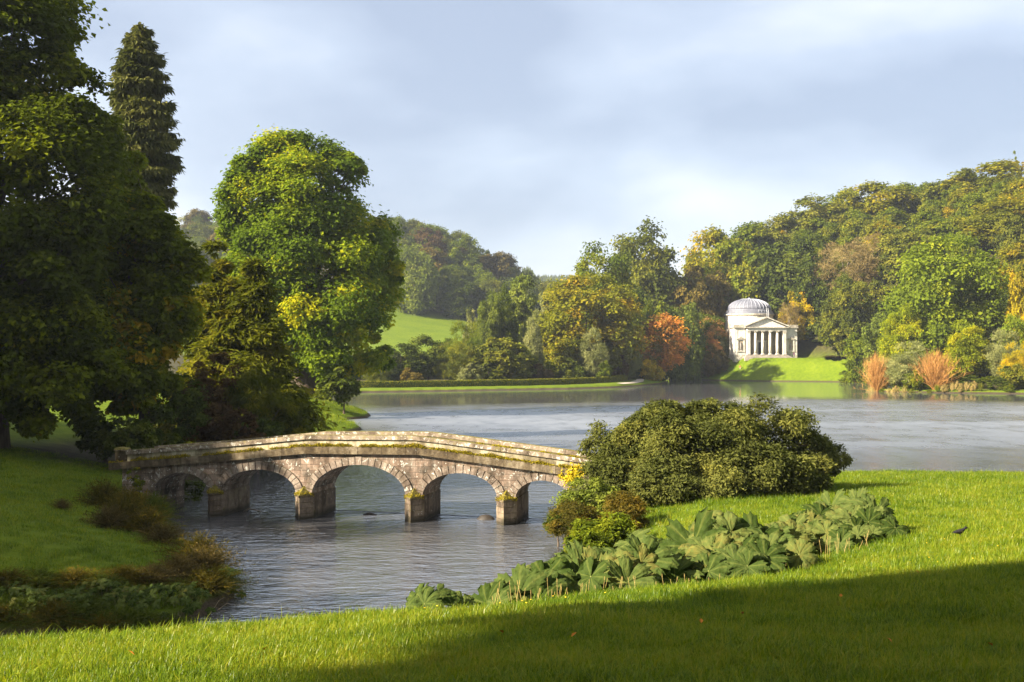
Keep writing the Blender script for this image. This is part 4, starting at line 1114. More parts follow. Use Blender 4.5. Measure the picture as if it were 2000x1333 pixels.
T_('maple_tree', 1992, 250, 516, 64, 'ragged', 'yellow', 'orange yellow tree at the right edge of the picture')
T_('maple_tree', 1984, 240, 612, 60, 'dome', 'bright', 'bright green tree at the right edge above the willow')
T_('willow_tree', 1968, 226, 645, 74, 'willow', 'greygreen', 'grey green weeping willow near the right edge')
T_('willow_tree', 1990, 219, 668, 70, 'willow', 'yellow', 'yellow feathery willow at the right edge')
T_('round_bush', 1992, 214, 708, 80, 'shrub', 'olive', 'olive bush at the right edge overhanging the water', 'bush')
T_('round_bush', 1950, 212, 736, 44, 'topiary', 'dark', 'dark round bush at the water near the right edge', 'bush')
T_('clipped_bush', 1884, 218, 731, 74, 'topiary', 'green', 'low broad clipped green bush behind the reeds', 'bush')
T_('clipped_bush', 1934, 224, 734, 40, 'topiary', 'green', 'small clipped bush right of the broad clipped one', 'bush')
T_('dogwood_shrub', 1826, 217, 678, 70, 'twigshrub', 'redtwig', 'orange red bare stemmed shrub by the water, right hand one', 'shrub')
T_('dogwood_shrub', 1712, 224, 684, 46, 'twigshrub', 'redtwig', 'orange red bare stemmed shrub at the left end of the reed bank', 'shrub')
T_('dogwood_shrub', 1728, 227, 690, 50, 'twigshrub', 'reed', 'straw coloured feathery shrub right of the left red one', 'shrub')
T_('willow_shrub', 1772, 222, 668, 84, 'willow', 'greygreen', 'pale silvery green willow shrub between the two red shrubs', 'shrub')
T_('willow_shrub', 1750, 228, 690, 60, 'willow', 'goldgreen', 'yellowish willow shrub behind the silvery one', 'shrub')
T_('small_shrub', 1788, 219, 720, 52, 'shrub', 'goldgreen', 'low yellow green shrub in front of the silvery willow', 'shrub')
T_('azalea_bush', 1628, 322, 694, 40, 'shrub', 'copper', 'tan coloured round shrub on the right side of the temple lawn', 'shrub')
T_('box_bush', 1655, 318, 711, 22, 'topiary', 'dark', 'small dark round bush right of the tan shrub', 'bush')
T_('laurel_bush', 1684, 312, 716, 40, 'shrub', 'green', 'low green bush at the lower right corner of the temple lawn', 'bush')
T_('laurel_bush', 1668, 322, 690, 40, 'shrub', 'olive', 'olive bush behind the small dark round one', 'bush')
# reeds and bank plants along the right bank
ORD = 'first second third fourth fifth sixth seventh eighth ninth tenth eleventh twelfth thirteenth fourteenth fifteenth sixteenth last'.split()
RPX = [1706, 1722, 1738, 1752, 1768, 1784, 1800, 1816, 1832, 1848, 1862, 1876, 1890, 1904, 1918, 1974, 1700]
v_, f_, t_ = fan(160, .38, 1.0, .022)
reedme = mesh('tuft', v_, f_, [], False, {'tone': t_})
sh = VAR['shrub'][0]
for i, (px, D, hgt, wd, mat) in enumerate([(1706, 221.5, 2.0, 2.6, 'reed'), (1722, 220, 1.7, 2.4, 'goldgreen'), (1738, 219, 1.9, 2.6, 'reed'), (1752, 217.5, 2.3, 3, 'reed'), (1768, 216.5, 2.2, 3, 'reed'),
        (1784, 216, 1.6, 2.4, 'olive'), (1800, 215, 1.3, 2.6, 'goldgreen'), (1816, 214.5, 1.2, 2.4, 'olive'), (1832, 214, 1.5, 2.4, 'goldgreen'), (1848, 213, 1.4, 2.4, 'reed'), (1862, 212.5, 1.8, 2.4, 'reed'),
        (1876, 212, 2.0, 2.6, 'reed'), (1890, 211.5, 1.9, 2.6, 'reed'), (1904, 211, 2.0, 2.6, 'reed'), (1918, 210.5, 1.8, 2.4, 'olive'), (1974, 208.5, 1.5, 3, 'goldgreen'), (1700, 226, 2.1, 2.6, 'reed')]):
    x = (px - 1000) / F * D; g = H(x, D + .8)
    o = ob('reed_clump', sh if i % 2 else reedme, None, (x, D + .8, g), (0, 0, i), (wd * .5, wd * .5, hgt), M[mat])
    tag(o, '%s clump on the right bank waterline, %s from the left' % ({'reed': 'straw coloured reed', 'goldgreen': 'yellow green reed', 'olive': 'olive bank plant'}[mat], ORD[sorted(RPX).index(px)]), 'reeds', 'reeds along the right bank')

# woods on the right hill, behind the named trees
def fill(n, xr, yr, test, names, spacing, hr_, grp, seed):
    r = random.Random(seed); got = []
    for _ in range(9000):
        if len(got) >= n: break
        x, y = r.uniform(*xr), r.uniform(*yr)
        if not test(x, y): continue
        if any((x - a) ** 2 + (y - b) ** 2 < spacing ** 2 for a, b in got): continue
        got.append((x, y))
    for (x, y) in got:
        nm, var, mat, lab = r.choice(names)
        random.seed(int(x * 7 + y)); hgt = r.uniform(*hr_)
        o = tree(nm, 0, y, 0, 0, var, mat, lab, 'tree', lab + ' ' + grp, x=x, h=hgt, w=hgt * r.uniform(.62, .85))
        o['label'] = lab + ' ' + grp
    return got
tq = lambda x, y: (x - 75) * .857 + (y - 345) * .514
pxo = lambda x, y: 1000 + F * x / y
RH = fill(105, (18, 200), (285, 450), lambda x, y: (tq(x, y) > 16 or (y > 375 and x < 62)) and 1180 < pxo(x, y) < 2020 and abs(x - TX - 2) + abs(y - TY - 10) * .9 > 20,
     [('hill_tree', 'wide', 'goldgreen', 'golden green tree'), ('hill_tree', 'full', 'olive', 'olive tree'), ('hill_tree', 'full', 'goldgreen', 'yellow green tree'), ('hill_tree', 'tall', 'gold', 'golden tree'), ('hill_tree', 'wide', 'green', 'green tree')],
     11, (13, 16.5), 'filling the wood on the right hill behind the temple', 5)
LHt = lambda x, y: (735 < pxo(x, y) < 1085 or 375 < pxo(x, y) < 460) and y > 508 + 8 * sin(x / 9.)
fill(110, (-185, 30), (505, 640), LHt,
     [('hill_tree', 'full', 'green', 'dark green tree'), ('hill_tree', 'wide', 'olive', 'olive tree'), ('hill_tree', 'full', 'dark', 'near black green tree'), ('hill_tree', 'tall', 'brownolive', 'brown tinged tree'), ('hill_tree', 'dome', 'green', 'rounded green tree')],
     11.5, (17, 23), 'in the hazy wood on the left hill beyond the pasture', 11)
T_('oak_tree', 808, 500, 474, 84, 'dome', 'bluegreen', 'large rounded lighter green tree at the left front of the hazy hillside wood')
T_('copper_beech_tree', 838, 560, 440, 70, 'full', 'purple', 'purplish brown tree on the top of the hazy left hill')
T_('oak_tree', 905, 560, 458, 64, 'wide', 'green', 'green crown on the skyline in the middle of the hazy left hill')
T_('hill_tree', 800, 590, 428, 60, 'wide', 'olive', 'highest olive crown on the hazy left hill, next to the tulip tree')
# understorey between the hedge trees (dark, hides the ground)
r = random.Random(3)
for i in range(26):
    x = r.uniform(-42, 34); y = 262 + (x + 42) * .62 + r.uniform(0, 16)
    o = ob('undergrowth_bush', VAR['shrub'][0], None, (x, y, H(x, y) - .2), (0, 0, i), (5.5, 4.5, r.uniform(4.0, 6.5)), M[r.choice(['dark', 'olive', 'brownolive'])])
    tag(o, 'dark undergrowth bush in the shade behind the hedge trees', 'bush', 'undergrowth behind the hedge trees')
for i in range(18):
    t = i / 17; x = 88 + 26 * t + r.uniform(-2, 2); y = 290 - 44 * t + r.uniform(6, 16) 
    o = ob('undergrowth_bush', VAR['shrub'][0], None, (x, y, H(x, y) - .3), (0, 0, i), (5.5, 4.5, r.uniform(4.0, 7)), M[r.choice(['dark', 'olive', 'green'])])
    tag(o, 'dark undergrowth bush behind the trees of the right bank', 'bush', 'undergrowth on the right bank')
# conifer plantation on the far ridge
vv = []; ff = []
r = random.Random(9)
for i in range(1000):
    y = 1420 + 150 * r.random(); px = r.uniform(1020, 1135); x = (px - 1000) / F * y
    g = H(x, y); h_ = r.uniform(13, 18); rr = r.uniform(2.6, 3.8); b = len(vv)
    for lev in range(3):
        zb, zt = g + h_ * (.02 + .28 * lev), g + h_ * (.5 + .25 * lev); rw = rr * (1 - .28 * lev)
        b = len(vv)
        for q in range(6):
            a = q * pi / 3 + r.random(); vv.append((x + rw * cos(a), y + rw * sin(a), zb))
        vv.append((x, y, zt))
        ff += [(b + q, b + (q + 1) % 6, b + 6) for q in range(6)]
o = ob('conifer_forest', mesh('conifer_forest', vv, ff, [M['dark']], False, {'tone': rng.random(len(vv))}))
tag(o, 'bluish conifer plantation on the far ridge', 'forest', kind='stuff')
# ------------------------------------------------------------------ near trees, each grown to its own outline
def ell(px, y, rx, ry, D, dd=0.0, depth=1.0):
    s = D / F
    return ((px - 1000) * s, D + dd, EYE + (HOR - y) * s, rx * s, rx * s * depth, ry * s)
def hero(name, base, D, ells, nl, ns, nf, leaf, mat, label, cat='tree', r0=.6, nb=26, bark='bark', top=None, tclamp=True, **k):
    bx = (base - 1000) / F * D; g = H(bx, D)
    root = empty(name, (bx, D, g))
    V, Fq, T, LC, LR = leafy(ells, nl, ns, nf, leaf, **k)
    # keep leaves out of the ground
    lp = V.reshape(-1, 4, 3); cz = lp[:, 0]
    ea = np.array(ells, float); cy_ = ea[:, 1].mean(); ry_ = ea[:, 4].mean()
    ok = (cz[:, 2] > height(cz[:, 0], cz[:, 1]) + .12) & ((cz[:, 1] < cy_ + .25 * ry_) | (rng.random(len(cz)) < .45))
    V = lp[ok].reshape(-1, 3); T = T.reshape(-1, 4)[ok].ravel(); Fq = np.arange(len(V)).reshape(-1, 4)
    V = V - np.array([bx, D, g])
    ob('crown', mesh('crown', V, Fq, [M[mat]], False, {'tone': T}), root)
    tr = MB(); random.seed(int(base))
    hi = max(e_[2] for e_ in ells) if top is None else top
    tg = [tuple(LC[i] - np.array([bx, D, g])) for i in rng.choice(len(LC), min(nb, len(LC)), replace=False)]
    branch_tree(tr, (0, 0, 0), (0, 0, (hi - g) * (1 if top else .82)), r0, tg, 9)
    tr.build('trunk', M[bark], root, True)
    tag(root, label, cat)
    return root

D = 57.0
hero('plane_tree', -12, D, [ell(-60, 60, 170, 180, D, 0), ell(60, 100, 70, 120, D, 1), ell(120, 250, 95, 110, D, 0), ell(30, 380, 180, 180, D, -1), ell(-40, 600, 190, 200, D, 0), ell(110, 540, 95, 120, D, -2),
     ell(130, 690, 100, 110, D, -1.5), ell(140, 805, 78, 56, D, -1), ell(30, 720, 80, 60, D, 0)],
     190, 38, 30, .26, 'plane', 'huge dark leafy tree filling the left edge, its boughs sweeping down', r0=.55, lobe=.36, flat=.6, inner=.15, keep=.5, top=EYE + 16)
D = 60.0
hero('plane_tree', 285, D, [ell(285, 480, 75, 70, D, 0), ell(325, 560, 52, 100, D, 0), ell(240, 560, 90, 140, D, 1), ell(295, 690, 70, 100, D, 0), ell(225, 760, 75, 90, D, -1), ell(190, 320, 50, 80, D, 2), ell(225, 400, 60, 70, D, 2)],
     140, 36, 30, .26, 'plane', 'dark leafy tree behind the left bridge end, left of the cypresses', r0=.4, lobe=.36, flat=.6, inner=.15, keep=.5, top=EYE + 5)
D = 75.0
def cone_ells(px, top, bot, w, D, n=7, pw=.8):
    o_ = []
    for i in range(n):
        f = (i + .6) / n; y = top + (bot - top) * f; rw = w / 2 * f ** pw
        o_.append(ell(px, y, max(rw, 8), (bot - top) / n * 1.0, D))
    return o_
hero('swamp_cypress', 432, D, cone_ells(425, 492, 850, 190, D), 130, 24, 18, .44, 'cypress', 'olive cone shaped cypress beside the dark leafy tree, left one of the pair', r0=.35, nb=14, lobe=.55, asp=.32, flat=.35, droop=.5, up=.5, out_axis=.8, inner=.1, keep=.3)
hero('swamp_cypress', 500, D - 1, cone_ells(497, 512, 845, 200, D - 1, 7, .85), 150, 24, 18, .44, 'cypress', 'olive cone shaped cypress nearest the lawn and tulip tree, right one of the pair', r0=.35, nb=14, lobe=.55, asp=.32, flat=.35, droop=.6, up=.5, out_axis=.8, inner=.1, keep=.3)
hero('weeping_cypress', 500, 68, [ell(497, 775, 48, 50, 68), ell(480, 810, 40, 40, 68), ell(540, 790, 36, 50, 69)], 36, 22, 16, .26, 'cypress', 'low weeping cypress bough mound in front of the cypress pair', 'shrub', r0=.12, nb=8, lobe=.36, asp=.2, droop=1.5, up=.2)
D = 130.0
hero('tulip_tree', 594, D, [ell(590, 410, 118, 118, D), ell(492, 385, 56, 72, D, -2), ell(645, 342, 54, 56, D), ell(575, 322, 80, 50, D), ell(690, 470, 68, 84, D, 1), ell(722, 560, 44, 110, D, 1), ell(545, 520, 72, 110, D, -3), ell(630, 560, 100, 130, D, -3), ell(672, 670, 72, 85, D, -2),
      ell(610, 665, 52, 60, D, -2), ell(478, 440, 40, 80, D, 0), ell(448, 380, 22, 20, D), ell(455, 455, 20, 26, D), ell(772, 520, 16, 40, D), ell(470, 520, 26, 36, D), ell(760, 620, 22, 40, D), ell(735, 690, 24, 40, D)],
     270, 32, 30, .36, 'tulip', 'great bright green tulip tree standing on the lawn point left of the lake', r0=1.35, lobe=.38, flat=.6, inner=.08, keep=.5, top=EYE + 17, droop=.7, nb=34)
D = 122.0
hero('shrub', 672, D, [ell(672, 750, 26, 34, D), ell(650, 760, 24, 28, D)], 26, 16, 14, .34, 'dark', 'very dark shrub at the water below the right side of the tulip tree', 'shrub', r0=.1, nb=4)

# tall spire conifer
def spire(name, px, D, top, wid_pts, label):
    bx = (px - 1000) / F * D; g = H(bx, D); s = D / F
    root = empty(name, (bx, D, g)); zt = EYE + (HOR - top) * s - g
    ys = np.array([p[0] for p in wid_pts]); ws = np.array([p[1] for p in wid_pts])
    P_ = []; N_ = []; D_ = []; L_ = []; W_ = []; T_2 = []
    tr = MB(); tr.tube([(0, 0, -.4), (0, 0, zt * .5), (0, 0, zt)], [.6, .35, .04], 8)
    z = zt - .2; k = 0
    while z > zt * .28:
        y = HOR - (z + g - EYE) / s
        R = float(np.interp(y, ys, ws)) / 2 * s
        nb = 6 if R > 1 else 4
        for b in range(nb):
            a = k * 1.7 + b * 2 * pi / nb + random.uniform(-.3, .3); Rb = R * random.uniform(.55, 1.12)
            d = np.array([cos(a), sin(a), 0])
            zz_ = z + random.uniform(-.3, .3)
            rise = .05; n = int(30 + Rb * 95); tt = rng.random(n) ** .65
            c = np.array([0, 0, zz_]) + d * (tt * Rb)[:, None]; c[:, 2] += -.35 * (tt * Rb) + .30 * (tt ** 2) * Rb
            side = np.array([-d[1], d[0], 0]); c += side * (rng.normal(0, .26, n) * Rb * (.3 + tt * .6))[:, None] * .8
            P_.append(c); N_.append(nrm(unit(n) * .8 + np.array([0, 0, .5]) + d * .3)); D_.append(nrm(d * .5 + unit(n) * .5 + np.array([0, 0, -1.1])))
            L_.append(rng.uniform(.3, .75, n)); W_.append(rng.uniform(.12, .26, n)); T_2.append(np.clip(random.random() * .7 + rng.random(n) * .3, 0, 1))
            if b % 2 == 0 and R > .8: tr.tube([(0, 0, zz_), tuple(np.array([0, 0, zz_]) + d * Rb * .6 + np.array([0, 0, -.12 * Rb])), tuple(np.array([0, 0, zz_]) + d * Rb * .95 + np.array([0, 0, -.06 * Rb]))], [.07, .04, .015], 4)
        z -= .28 + R * .03; k += 1
    V, Fq, T = leaves(np.concatenate(P_), np.concatenate(N_), np.concatenate(D_), np.concatenate(L_), np.concatenate(W_), np.concatenate(T_2))
    ob('crown', mesh('crown', V, Fq, [M['spruce']], False, {'tone': T}), root)
    tr.build('trunk', M['bark'], root, True); tag(root, label, 'tree')
spire('spruce_tree', 272, 84, 42, [(42, 16), (70, 50), (110, 84), (160, 108), (210, 122), (260, 150), (310, 145), (360, 128), (400, 150), (600, 170)], 'tall spire shaped conifer with drooping boughs rising behind the dark leafy trees')
# shrubs under the left trees, by the bridge end
for px, y, rx, ry, D, mat, lab in [(398, 812, 62, 55, 64, 'purple', 'purple brown shrub behind the left part of the bridge parapet'), (300, 838, 55, 45, 60, 'dark', 'dark green shrub behind the left end of the bridge parapet'),
        (350, 790, 50, 60, 62, 'dark', 'dark shadowy shrub left of the purple brown shrub'), (455, 838, 50, 34, 62, 'purple', 'dark reddish shrub low behind the parapet, right of the purple brown one'), (420, 740, 40, 50, 68, 'purple', 'dark purple shrub high between the leafy tree and the weeping bough'),
        (208, 838, 46, 44, 59, 'dark', 'dark green shrub under the low boughs of the huge left tree'), (262, 846, 40, 34, 57, 'dark', 'black green shrub next to the bridge end pillar'), (560, 812, 36, 46, 70, 'cypress', 'olive green bush at the right foot of the cypress pair by the lawn'), (505, 842, 40, 20, 64, 'dark', 'low dark green bush behind the parapet under the cypresses')]:
    hero('shrub', px, D, [ell(px, y, rx, ry, D), ell(px + rx * .5, y + ry * .3, rx * .6, ry * .7, D, -.5), ell(px - rx * .5, y + ry * .4, rx * .6, ry * .6, D, -.4)], 30, 16, 14, .16, mat, lab, 'shrub', r0=.07, nb=6, lobe=.36)

# ------------------------------------------------------------------ big evergreen bush on the right bank
D = 43.0
be = [ell(1395, 905, 130, 78, D, 1.0, .9), ell(1310, 868, 85, 72, D, 0.5), ell(1405, 830, 70, 46, D, 2), ell(1345, 822, 42, 30, D, 1.2), ell(1230, 880, 72, 66, D, 1.5), ell(1215, 950, 76, 50, D, -.4), ell(1185, 905, 44, 50, D, .8), ell(1490, 850, 92, 58, D + 1, 2), ell(1560, 880, 80, 66, D + 2, 2),
      ell(1622, 905, 54, 56, D + 2.5, 2), ell(1480, 930, 110, 48, D, .5), ell(1330, 950, 110, 46, D - 1, 0), ell(1570, 935, 72, 34, D + 1, .5), ell(1165, 935, 36, 40, D, 2)]
hero('evergreen_bush', 1400, D + 1.2, be, 310, 38, 26, .14, 'bush', 'massive spreading evergreen bush at the right end of the bridge', 'bush', r0=.25, nb=40, top=EYE - 3.2, lobe=.33, asp=.40, flat=.55, up=.45, droop=.2, out_axis=1.0, inner=.2, keep=.6, spray=.55)
for px, y, rx, ry, D, mat, lab, asp in [(1150, 985, 52, 44, 39.5, 'bluegreen', 'bluish green shrub between the bridge end and the massive bush', .5), (1120, 1020, 46, 34, 37.5, 'fern', 'brown tinged ferny growth hanging over the water at the left of the massive bush', .25),
        (1180, 1035, 52, 26, 35, 'green', 'fresh bright green undergrowth just left of the giant leaved plants', .5), (1145, 1062, 38, 22, 33.5, 'green', 'bright green low plants at the water below the massive bush', .5),
        (1215, 1000, 40, 36, 37.5, 'fern', 'rusty brown ferns at the left foot of the massive bush', .25), (1090, 1018, 24, 18, 39.5, 'dark', 'dark bramble reaching out over the water below the last arch', .5), (1128, 960, 30, 26, 41.5, 'greygreen', 'grey green sprays against the bridge end', .3)]:
    hero('shrub', px, D, [ell(px, y, rx, ry, D), ell(px + rx * .5, y + ry * .3, rx * .6, ry * .8, D, -.4), ell(px - rx * .5, y + ry * .4, rx * .55, ry * .6, D, .3)], 40, 18, 14, .11, mat, lab, 'shrub', r0=.04, nb=8, lobe=.36, asp=asp, out_axis=.6, droop=0)

# ------------------------------------------------------------------ giant leaved plants (gunnera) and smaller ones
def gunnera_mat():
    m, nt = newmat('giant_leaf')
    at = nt.nodes.new('ShaderNodeAttribute'); at.attribute_name = 'vein'
    oi = nt.nodes.new('ShaderNodeObjectInfo'); g = geo_pos(nt)
    n = noise(nt, 9, 4, .6, g)
    f = mth(nt, 'MULTIPLY_ADD', n, .5, mth(nt, 'MULTIPLY', oi.outputs['Random'], .5))
    c = ramp(nt, f, [(.3, (0.030, 0.048, 0.010)), (.5, (0.056, 0.080, 0.020)), (.68, (0.088, 0.108, 0.028)), (.84, (0.14, 0.12, 0.030))])
    c = mixc(nt, mth(nt, 'MULTIPLY', at.outputs['Fac'], .3), c, (0.24, 0.25, 0.06))
    d = nt.nodes.new('ShaderNodeBsdfDiffuse'); nt.links.new(c, d.inputs['Color']); 
    bn = bump(nt, noise(nt, 26, 3, .6, g), 0.8, 0.02); nt.links.new(bn, d.inputs['Normal'])
    t = nt.nodes.new('ShaderNodeBsdfTranslucent'); nt.links.new(mixc(nt, 1., c, (1.1, 1.2, .7), 'MULTIPLY'), t.inputs['Color'])
    s = nt.nodes.new('ShaderNodeMixShader'); s.inputs[0].default_value = .28
    nt.links.new(d.outputs[0], s.inputs[1]); nt.links.new(t.outputs[0], s.inputs[2])
    gl = nt.nodes.new('ShaderNodeBsdfGlossy'); gl.inputs['Roughness'].default_value = .6
    s2 = nt.nodes.new('ShaderNodeMixShader'); s2.inputs[0].default_value = .0
    nt.links.new(s.outputs[0], s2.inputs[1]); nt.links.new(gl.outputs[0], s2.inputs[2]); out(nt, s2.outputs[0]); return m
M['gunnera'] = gunnera_mat()
def big_leaf(seed, lobes=7, cup=.28, jag=1.0):
    r = random.Random(seed); sg = 8; nA = lobes * sg; rings = [0, .2, .42, .62, .8, .92, 1.0]
    V = []; vein = []; Fc = []
    lobl = [r.uniform(.8, 1.12) for _ in range(lobes)]; p1, p2, p3 = r.uniform(0, 6), r.uniform(0, 6), r.uniform(0, 6)
    je = [r.uniform(.3, 1.5) for _ in range(nA + 1)]
    for j, q in enumerate(rings):
        for i in range(nA + 1):
            a = -pi + .3 + (2 * pi - .6) * i / nA
            ph = (i % sg) / sg; L_ = lobl[min(i // sg, lobes - 1)]
            w = 1 - abs(2 * ph - 1)        # 0 in the cleft, 1 on the vein
            edge = (.62 + .38 * sin(pi * ph) ** .7) * L_
            if q > .9: edge += jag * (.085 if q == 1 else .03) * (1 if i % 2 else -1) * je[i]
            rad = q * (1 + (edge - 1) * q ** 1.3)
            z = cup * rad ** 1.2 - .34 * rad ** 3 - .10 * q * abs(sin(pi * ph)) ** .5 * -1 - .05 * q
            z += .02 * q * sin(a * 9 + p1 + rad * 7) + .018 * q * sin(rad * 16 + a * 4 + p2) + r.uniform(-.018, .018) * q + .10 * q * q * sin(a * 2 + p3)
            V.append((rad * sin(a), rad * cos(a), z)); vein.append((1 if i % sg == sg // 2 else 0) * (1 - q * .5))
    for j in range(len(rings) - 1):
        for i in range(nA):
            a = j * (nA + 1) + i; b = a + 1; c = b + nA + 1; d = a + nA + 1
            Fc.append((a, b, c, d) if j else (a, c, d))
    return mesh('leaf', V, Fc, [M['gunnera']], False, {'vein': vein})
GL = [big_leaf(s, 7, c) for s, c in ((1, .30), (2, .15), (3, .42), (4, .22), (5, .05))]
SL = [big_leaf(11, 5, .1, .4), big_leaf(12, 5, .0, .4)]
M['stalk'] = plain('leaf_stalk', (0.16, 0.17, 0.05), .8, .1, .3, 8)
def giant_plant(px, D, n, R, hgt, size, label, name='gunnera_plant', cat='plant', group=None, meshes=GL, tall=None, mat=None, x=None):
    if x is None: x = (px - 1000) / F * D
    g = H(x, D); root = empty(name, (x, D, g)); tag(root, label, cat, group)
    st = MB(); r = random.Random(int(px * 3 + D * 7))
    for i in range(n):
        a = i * 2.4 + r.uniform(-.3, .3); f = sqrt((i + .5) / n); q = R * f * r.uniform(.8, 1.1)
        lx, ly = q * cos(a), q * sin(a) * .9
        gz = H(x + lx, D + ly) - g
        lz = gz + hgt * (1.05 - .55 * f * f) * r.uniform(.8, 1.12)
        if tall and i == 0: lz = gz + tall
        sz = size * r.uniform(.7, 1.2)
        # blades face up, outwards and to the light
        nx_, ny_, nz_ = .7 * cos(a) * f - .3 + r.uniform(-.4, .4), .7 * sin(a) * f - .55 + r.uniform(-.4, .4), r.uniform(.6, 1.2)
        N_ = Vector((nx_, ny_, nz_)).normalized()
        q_ = N_.to_track_quat('Z', 'Y') @ Matrix.Rotation(r.uniform(-pi, pi), 4, 'Z').to_quaternion()
        o = bpy.data.objects.new('leaf', meshes[r.randrange(len(meshes))]); COL.objects.link(o); o.parent = root
        o.location = (lx, ly, lz); o.rotation_mode = 'QUATERNION'; o.rotation_quaternion = q_
        o.scale = (sz, sz * r.uniform(.8, 1.1), sz * r.uniform(.8, 1.5))
        st.tube([(lx * .25, ly * .25, gz * .3 - .1), (lx * .7, ly * .7, gz + (lz - gz) * .6), (lx, ly, lz + .01)], [.035 * size * 1.6, .028 * size * 1.6, .02 * size * 1.6], 5)
    st.build('stalks', M['stalk'], root, True)
    return root
GP = [(1006, 20.3, 13, .80, .55, .46, 'first giant leaved plant at the lower left end of the gunnera bank'),
      (1062, 21.0, 15, .85, .80, .52, 'tall pale leaved gunnera clump second from the left end of the bank'),
      (1120, 21.6, 15, .9, .84, .54, 'gunnera clump with large leaves facing the sun, third from the left end'),
      (1185, 21.0, 14, .9, .85, .46, 'gunnera clump in the lower front row below the bright undergrowth'),
      (1190, 24.0, 14, .95, .95, .50, 'gunnera clump in the back row nearest the bright undergrowth'),
      (1255, 24.8, 15, 1.0, 1.1, .50, 'back row gunnera clump under the rusty ferns of the massive bush'),
      (1262, 21.4, 14, .85, .8, .46, 'front row gunnera clump with dark hollow under its leaves'),
      (1330, 22.2, 15, .95, .75, .52, 'middle front gunnera clump with leaves drooping to the grass'),
      (1335, 25.2, 14, .9, .85, .48, 'gunnera clump in the back row left of the largest leaf'),
      (1408, 24.0, 13, .95, .95, .68, 'gunnera clump carrying the largest single leaf of the bank'),
      (1425, 21.8, 14, .85, .65, .46, 'low gunnera clump in front of the one with the largest leaf'),
      (1490, 24.4, 14, .95, .66, .46, 'gunnera clump between the largest leaf and the right hand mound'),
      (1500, 22.6, 12, .8, .6, .40, 'low dark gunnera clump at the right of the front row'),
      (1545, 26.0, 15, .95, .62, .46, 'gunnera clump at the left of the raised right hand mound'),
      (1595, 26.8, 16, 1.0, .78, .48, 'gunnera clump on top of the raised right hand mound'),
      (1648, 27.2, 14, .9, .80, .46, 'gunnera clump with an upright leaf at the top right of the mound'),
      (1682, 26.0, 12, .8, .42, .38, 'last gunnera clump at the right end, spilling onto the lawn'),
      (1592, 24.8, 12, .9, .42, .38, 'low gunnera clump in front of the right hand mound'),
      (1650, 24.6, 10, .8, .35, .30, 'small leaved gunnera patch creeping over the lawn below the mound'),
      (836, 17.5, 6, .38, .55, .30, 'small dark gunnera plant at the water left of the umbrella shaped leaf'),
      (975, 19.2, 7, .4, .35, .26, 'small low gunnera plant right of the umbrella shaped leaf')]
for px, D, n, R, h_, s, lab in GP: giant_plant(px, D, n - 1 if n > 8 else n, R * 1.12, h_ * 1.06, s * 1.06, lab)
# lone umbrella shaped leaf
x = (906 - 1000) / F * 18.0; g = H(x, 18.0)
root = empty('gunnera_plant', (x, 18.0, g)); tag(root, 'lone umbrella shaped gunnera leaf on a bent stalk against the water', 'plant')
o = bpy.data.objects.new('leaf', GL[2]); COL.objects.link(o); o.parent = root; o.location = (0, 0, ztop(1172, 18.0) - g - .1); o.rotation_euler = (radians(8), radians(4), .6); o.scale = (.33, .33, .62)
st = MB(); st.tube([(.06, 0, -.1), (-.04, 0, .25), (0, 0, ztop(1172, 18.0) - g - .08)], [.025, .02, .015], 6); st.build('stalk', M['stalk'], root, True)

# round leaved plants along the left bank at the water
BP = [(165, 27.6, 12), (205, 28.2, 12), (250, 28.0, 14), (300, 28.2, 13), (345, 28.6, 14), (385, 29.0, 10), (70, 27.4, 10), (30, 27.6, 9), (110, 27.4, 9), (320, 47.5, 7), (436, 31, 8)]
BORD = dict(zip(sorted(q_[0] for q_ in BP), 'first second third fourth fifth sixth seventh eighth ninth tenth eleventh'.split()))
for i, (px, D, n) in enumerate(BP):
    giant_plant(px, D, n + 6, .7, .42, .15, 'round leaved butterbur clump at the foot of the left bank, %s from the left' % BORD[px], 'butterbur_plant', 'plant', 'round leaved plants along the left bank', SL)
# ferny shrubs down the left bank
FERN = []
def fern_clump(px, D, R, hgt, mat, label, n=420, group=None):
    x = (px - 1000) / F * D; g = H(x, D); root = empty('fern_clump', (x, D, g)); tag(root, label, 'fern', group)
    if len(FERN) >= 5:
        ob('fronds', FERN[random.randrange(5)], root, rot=(0, 0, random.uniform(0, 6)), scale=(R, R, hgt), mat=M[mat]); return root
    V, Fq, T = fan(n, .75, 1.0, .012, curve=.55)
    nn2 = n * 16; i = rng.integers(0, n, nn2); j = rng.integers(1, 5, nn2); fr2 = rng.random(nn2)[:, None]
    p = V[i * 10 + j * 2] * fr2 + V[i * 10 + j * 2 - 2] * (1 - fr2)
    d = nrm(nrm(p + 1e-4) * .6 + unit(nn2) * .7 + np.array([0, 0, .1]))
    v2, f2, t2 = leaves(p, nrm(unit(nn2) + np.array([0, 0, .8])), d, rng.uniform(.05, .12, nn2), rng.uniform(.014, .03, nn2), np.clip(T[i * 10] * .7 + rng.random(nn2) * .3, 0, 1))
    me = mesh('fronds', np.concatenate([V, v2]), np.concatenate([Fq, f2 + len(V)]), [], False, {'tone': np.concatenate([T, t2])})
    FERN.append(me); ob('fronds', me, root, scale=(R, R, hgt), mat=M[mat]); return root
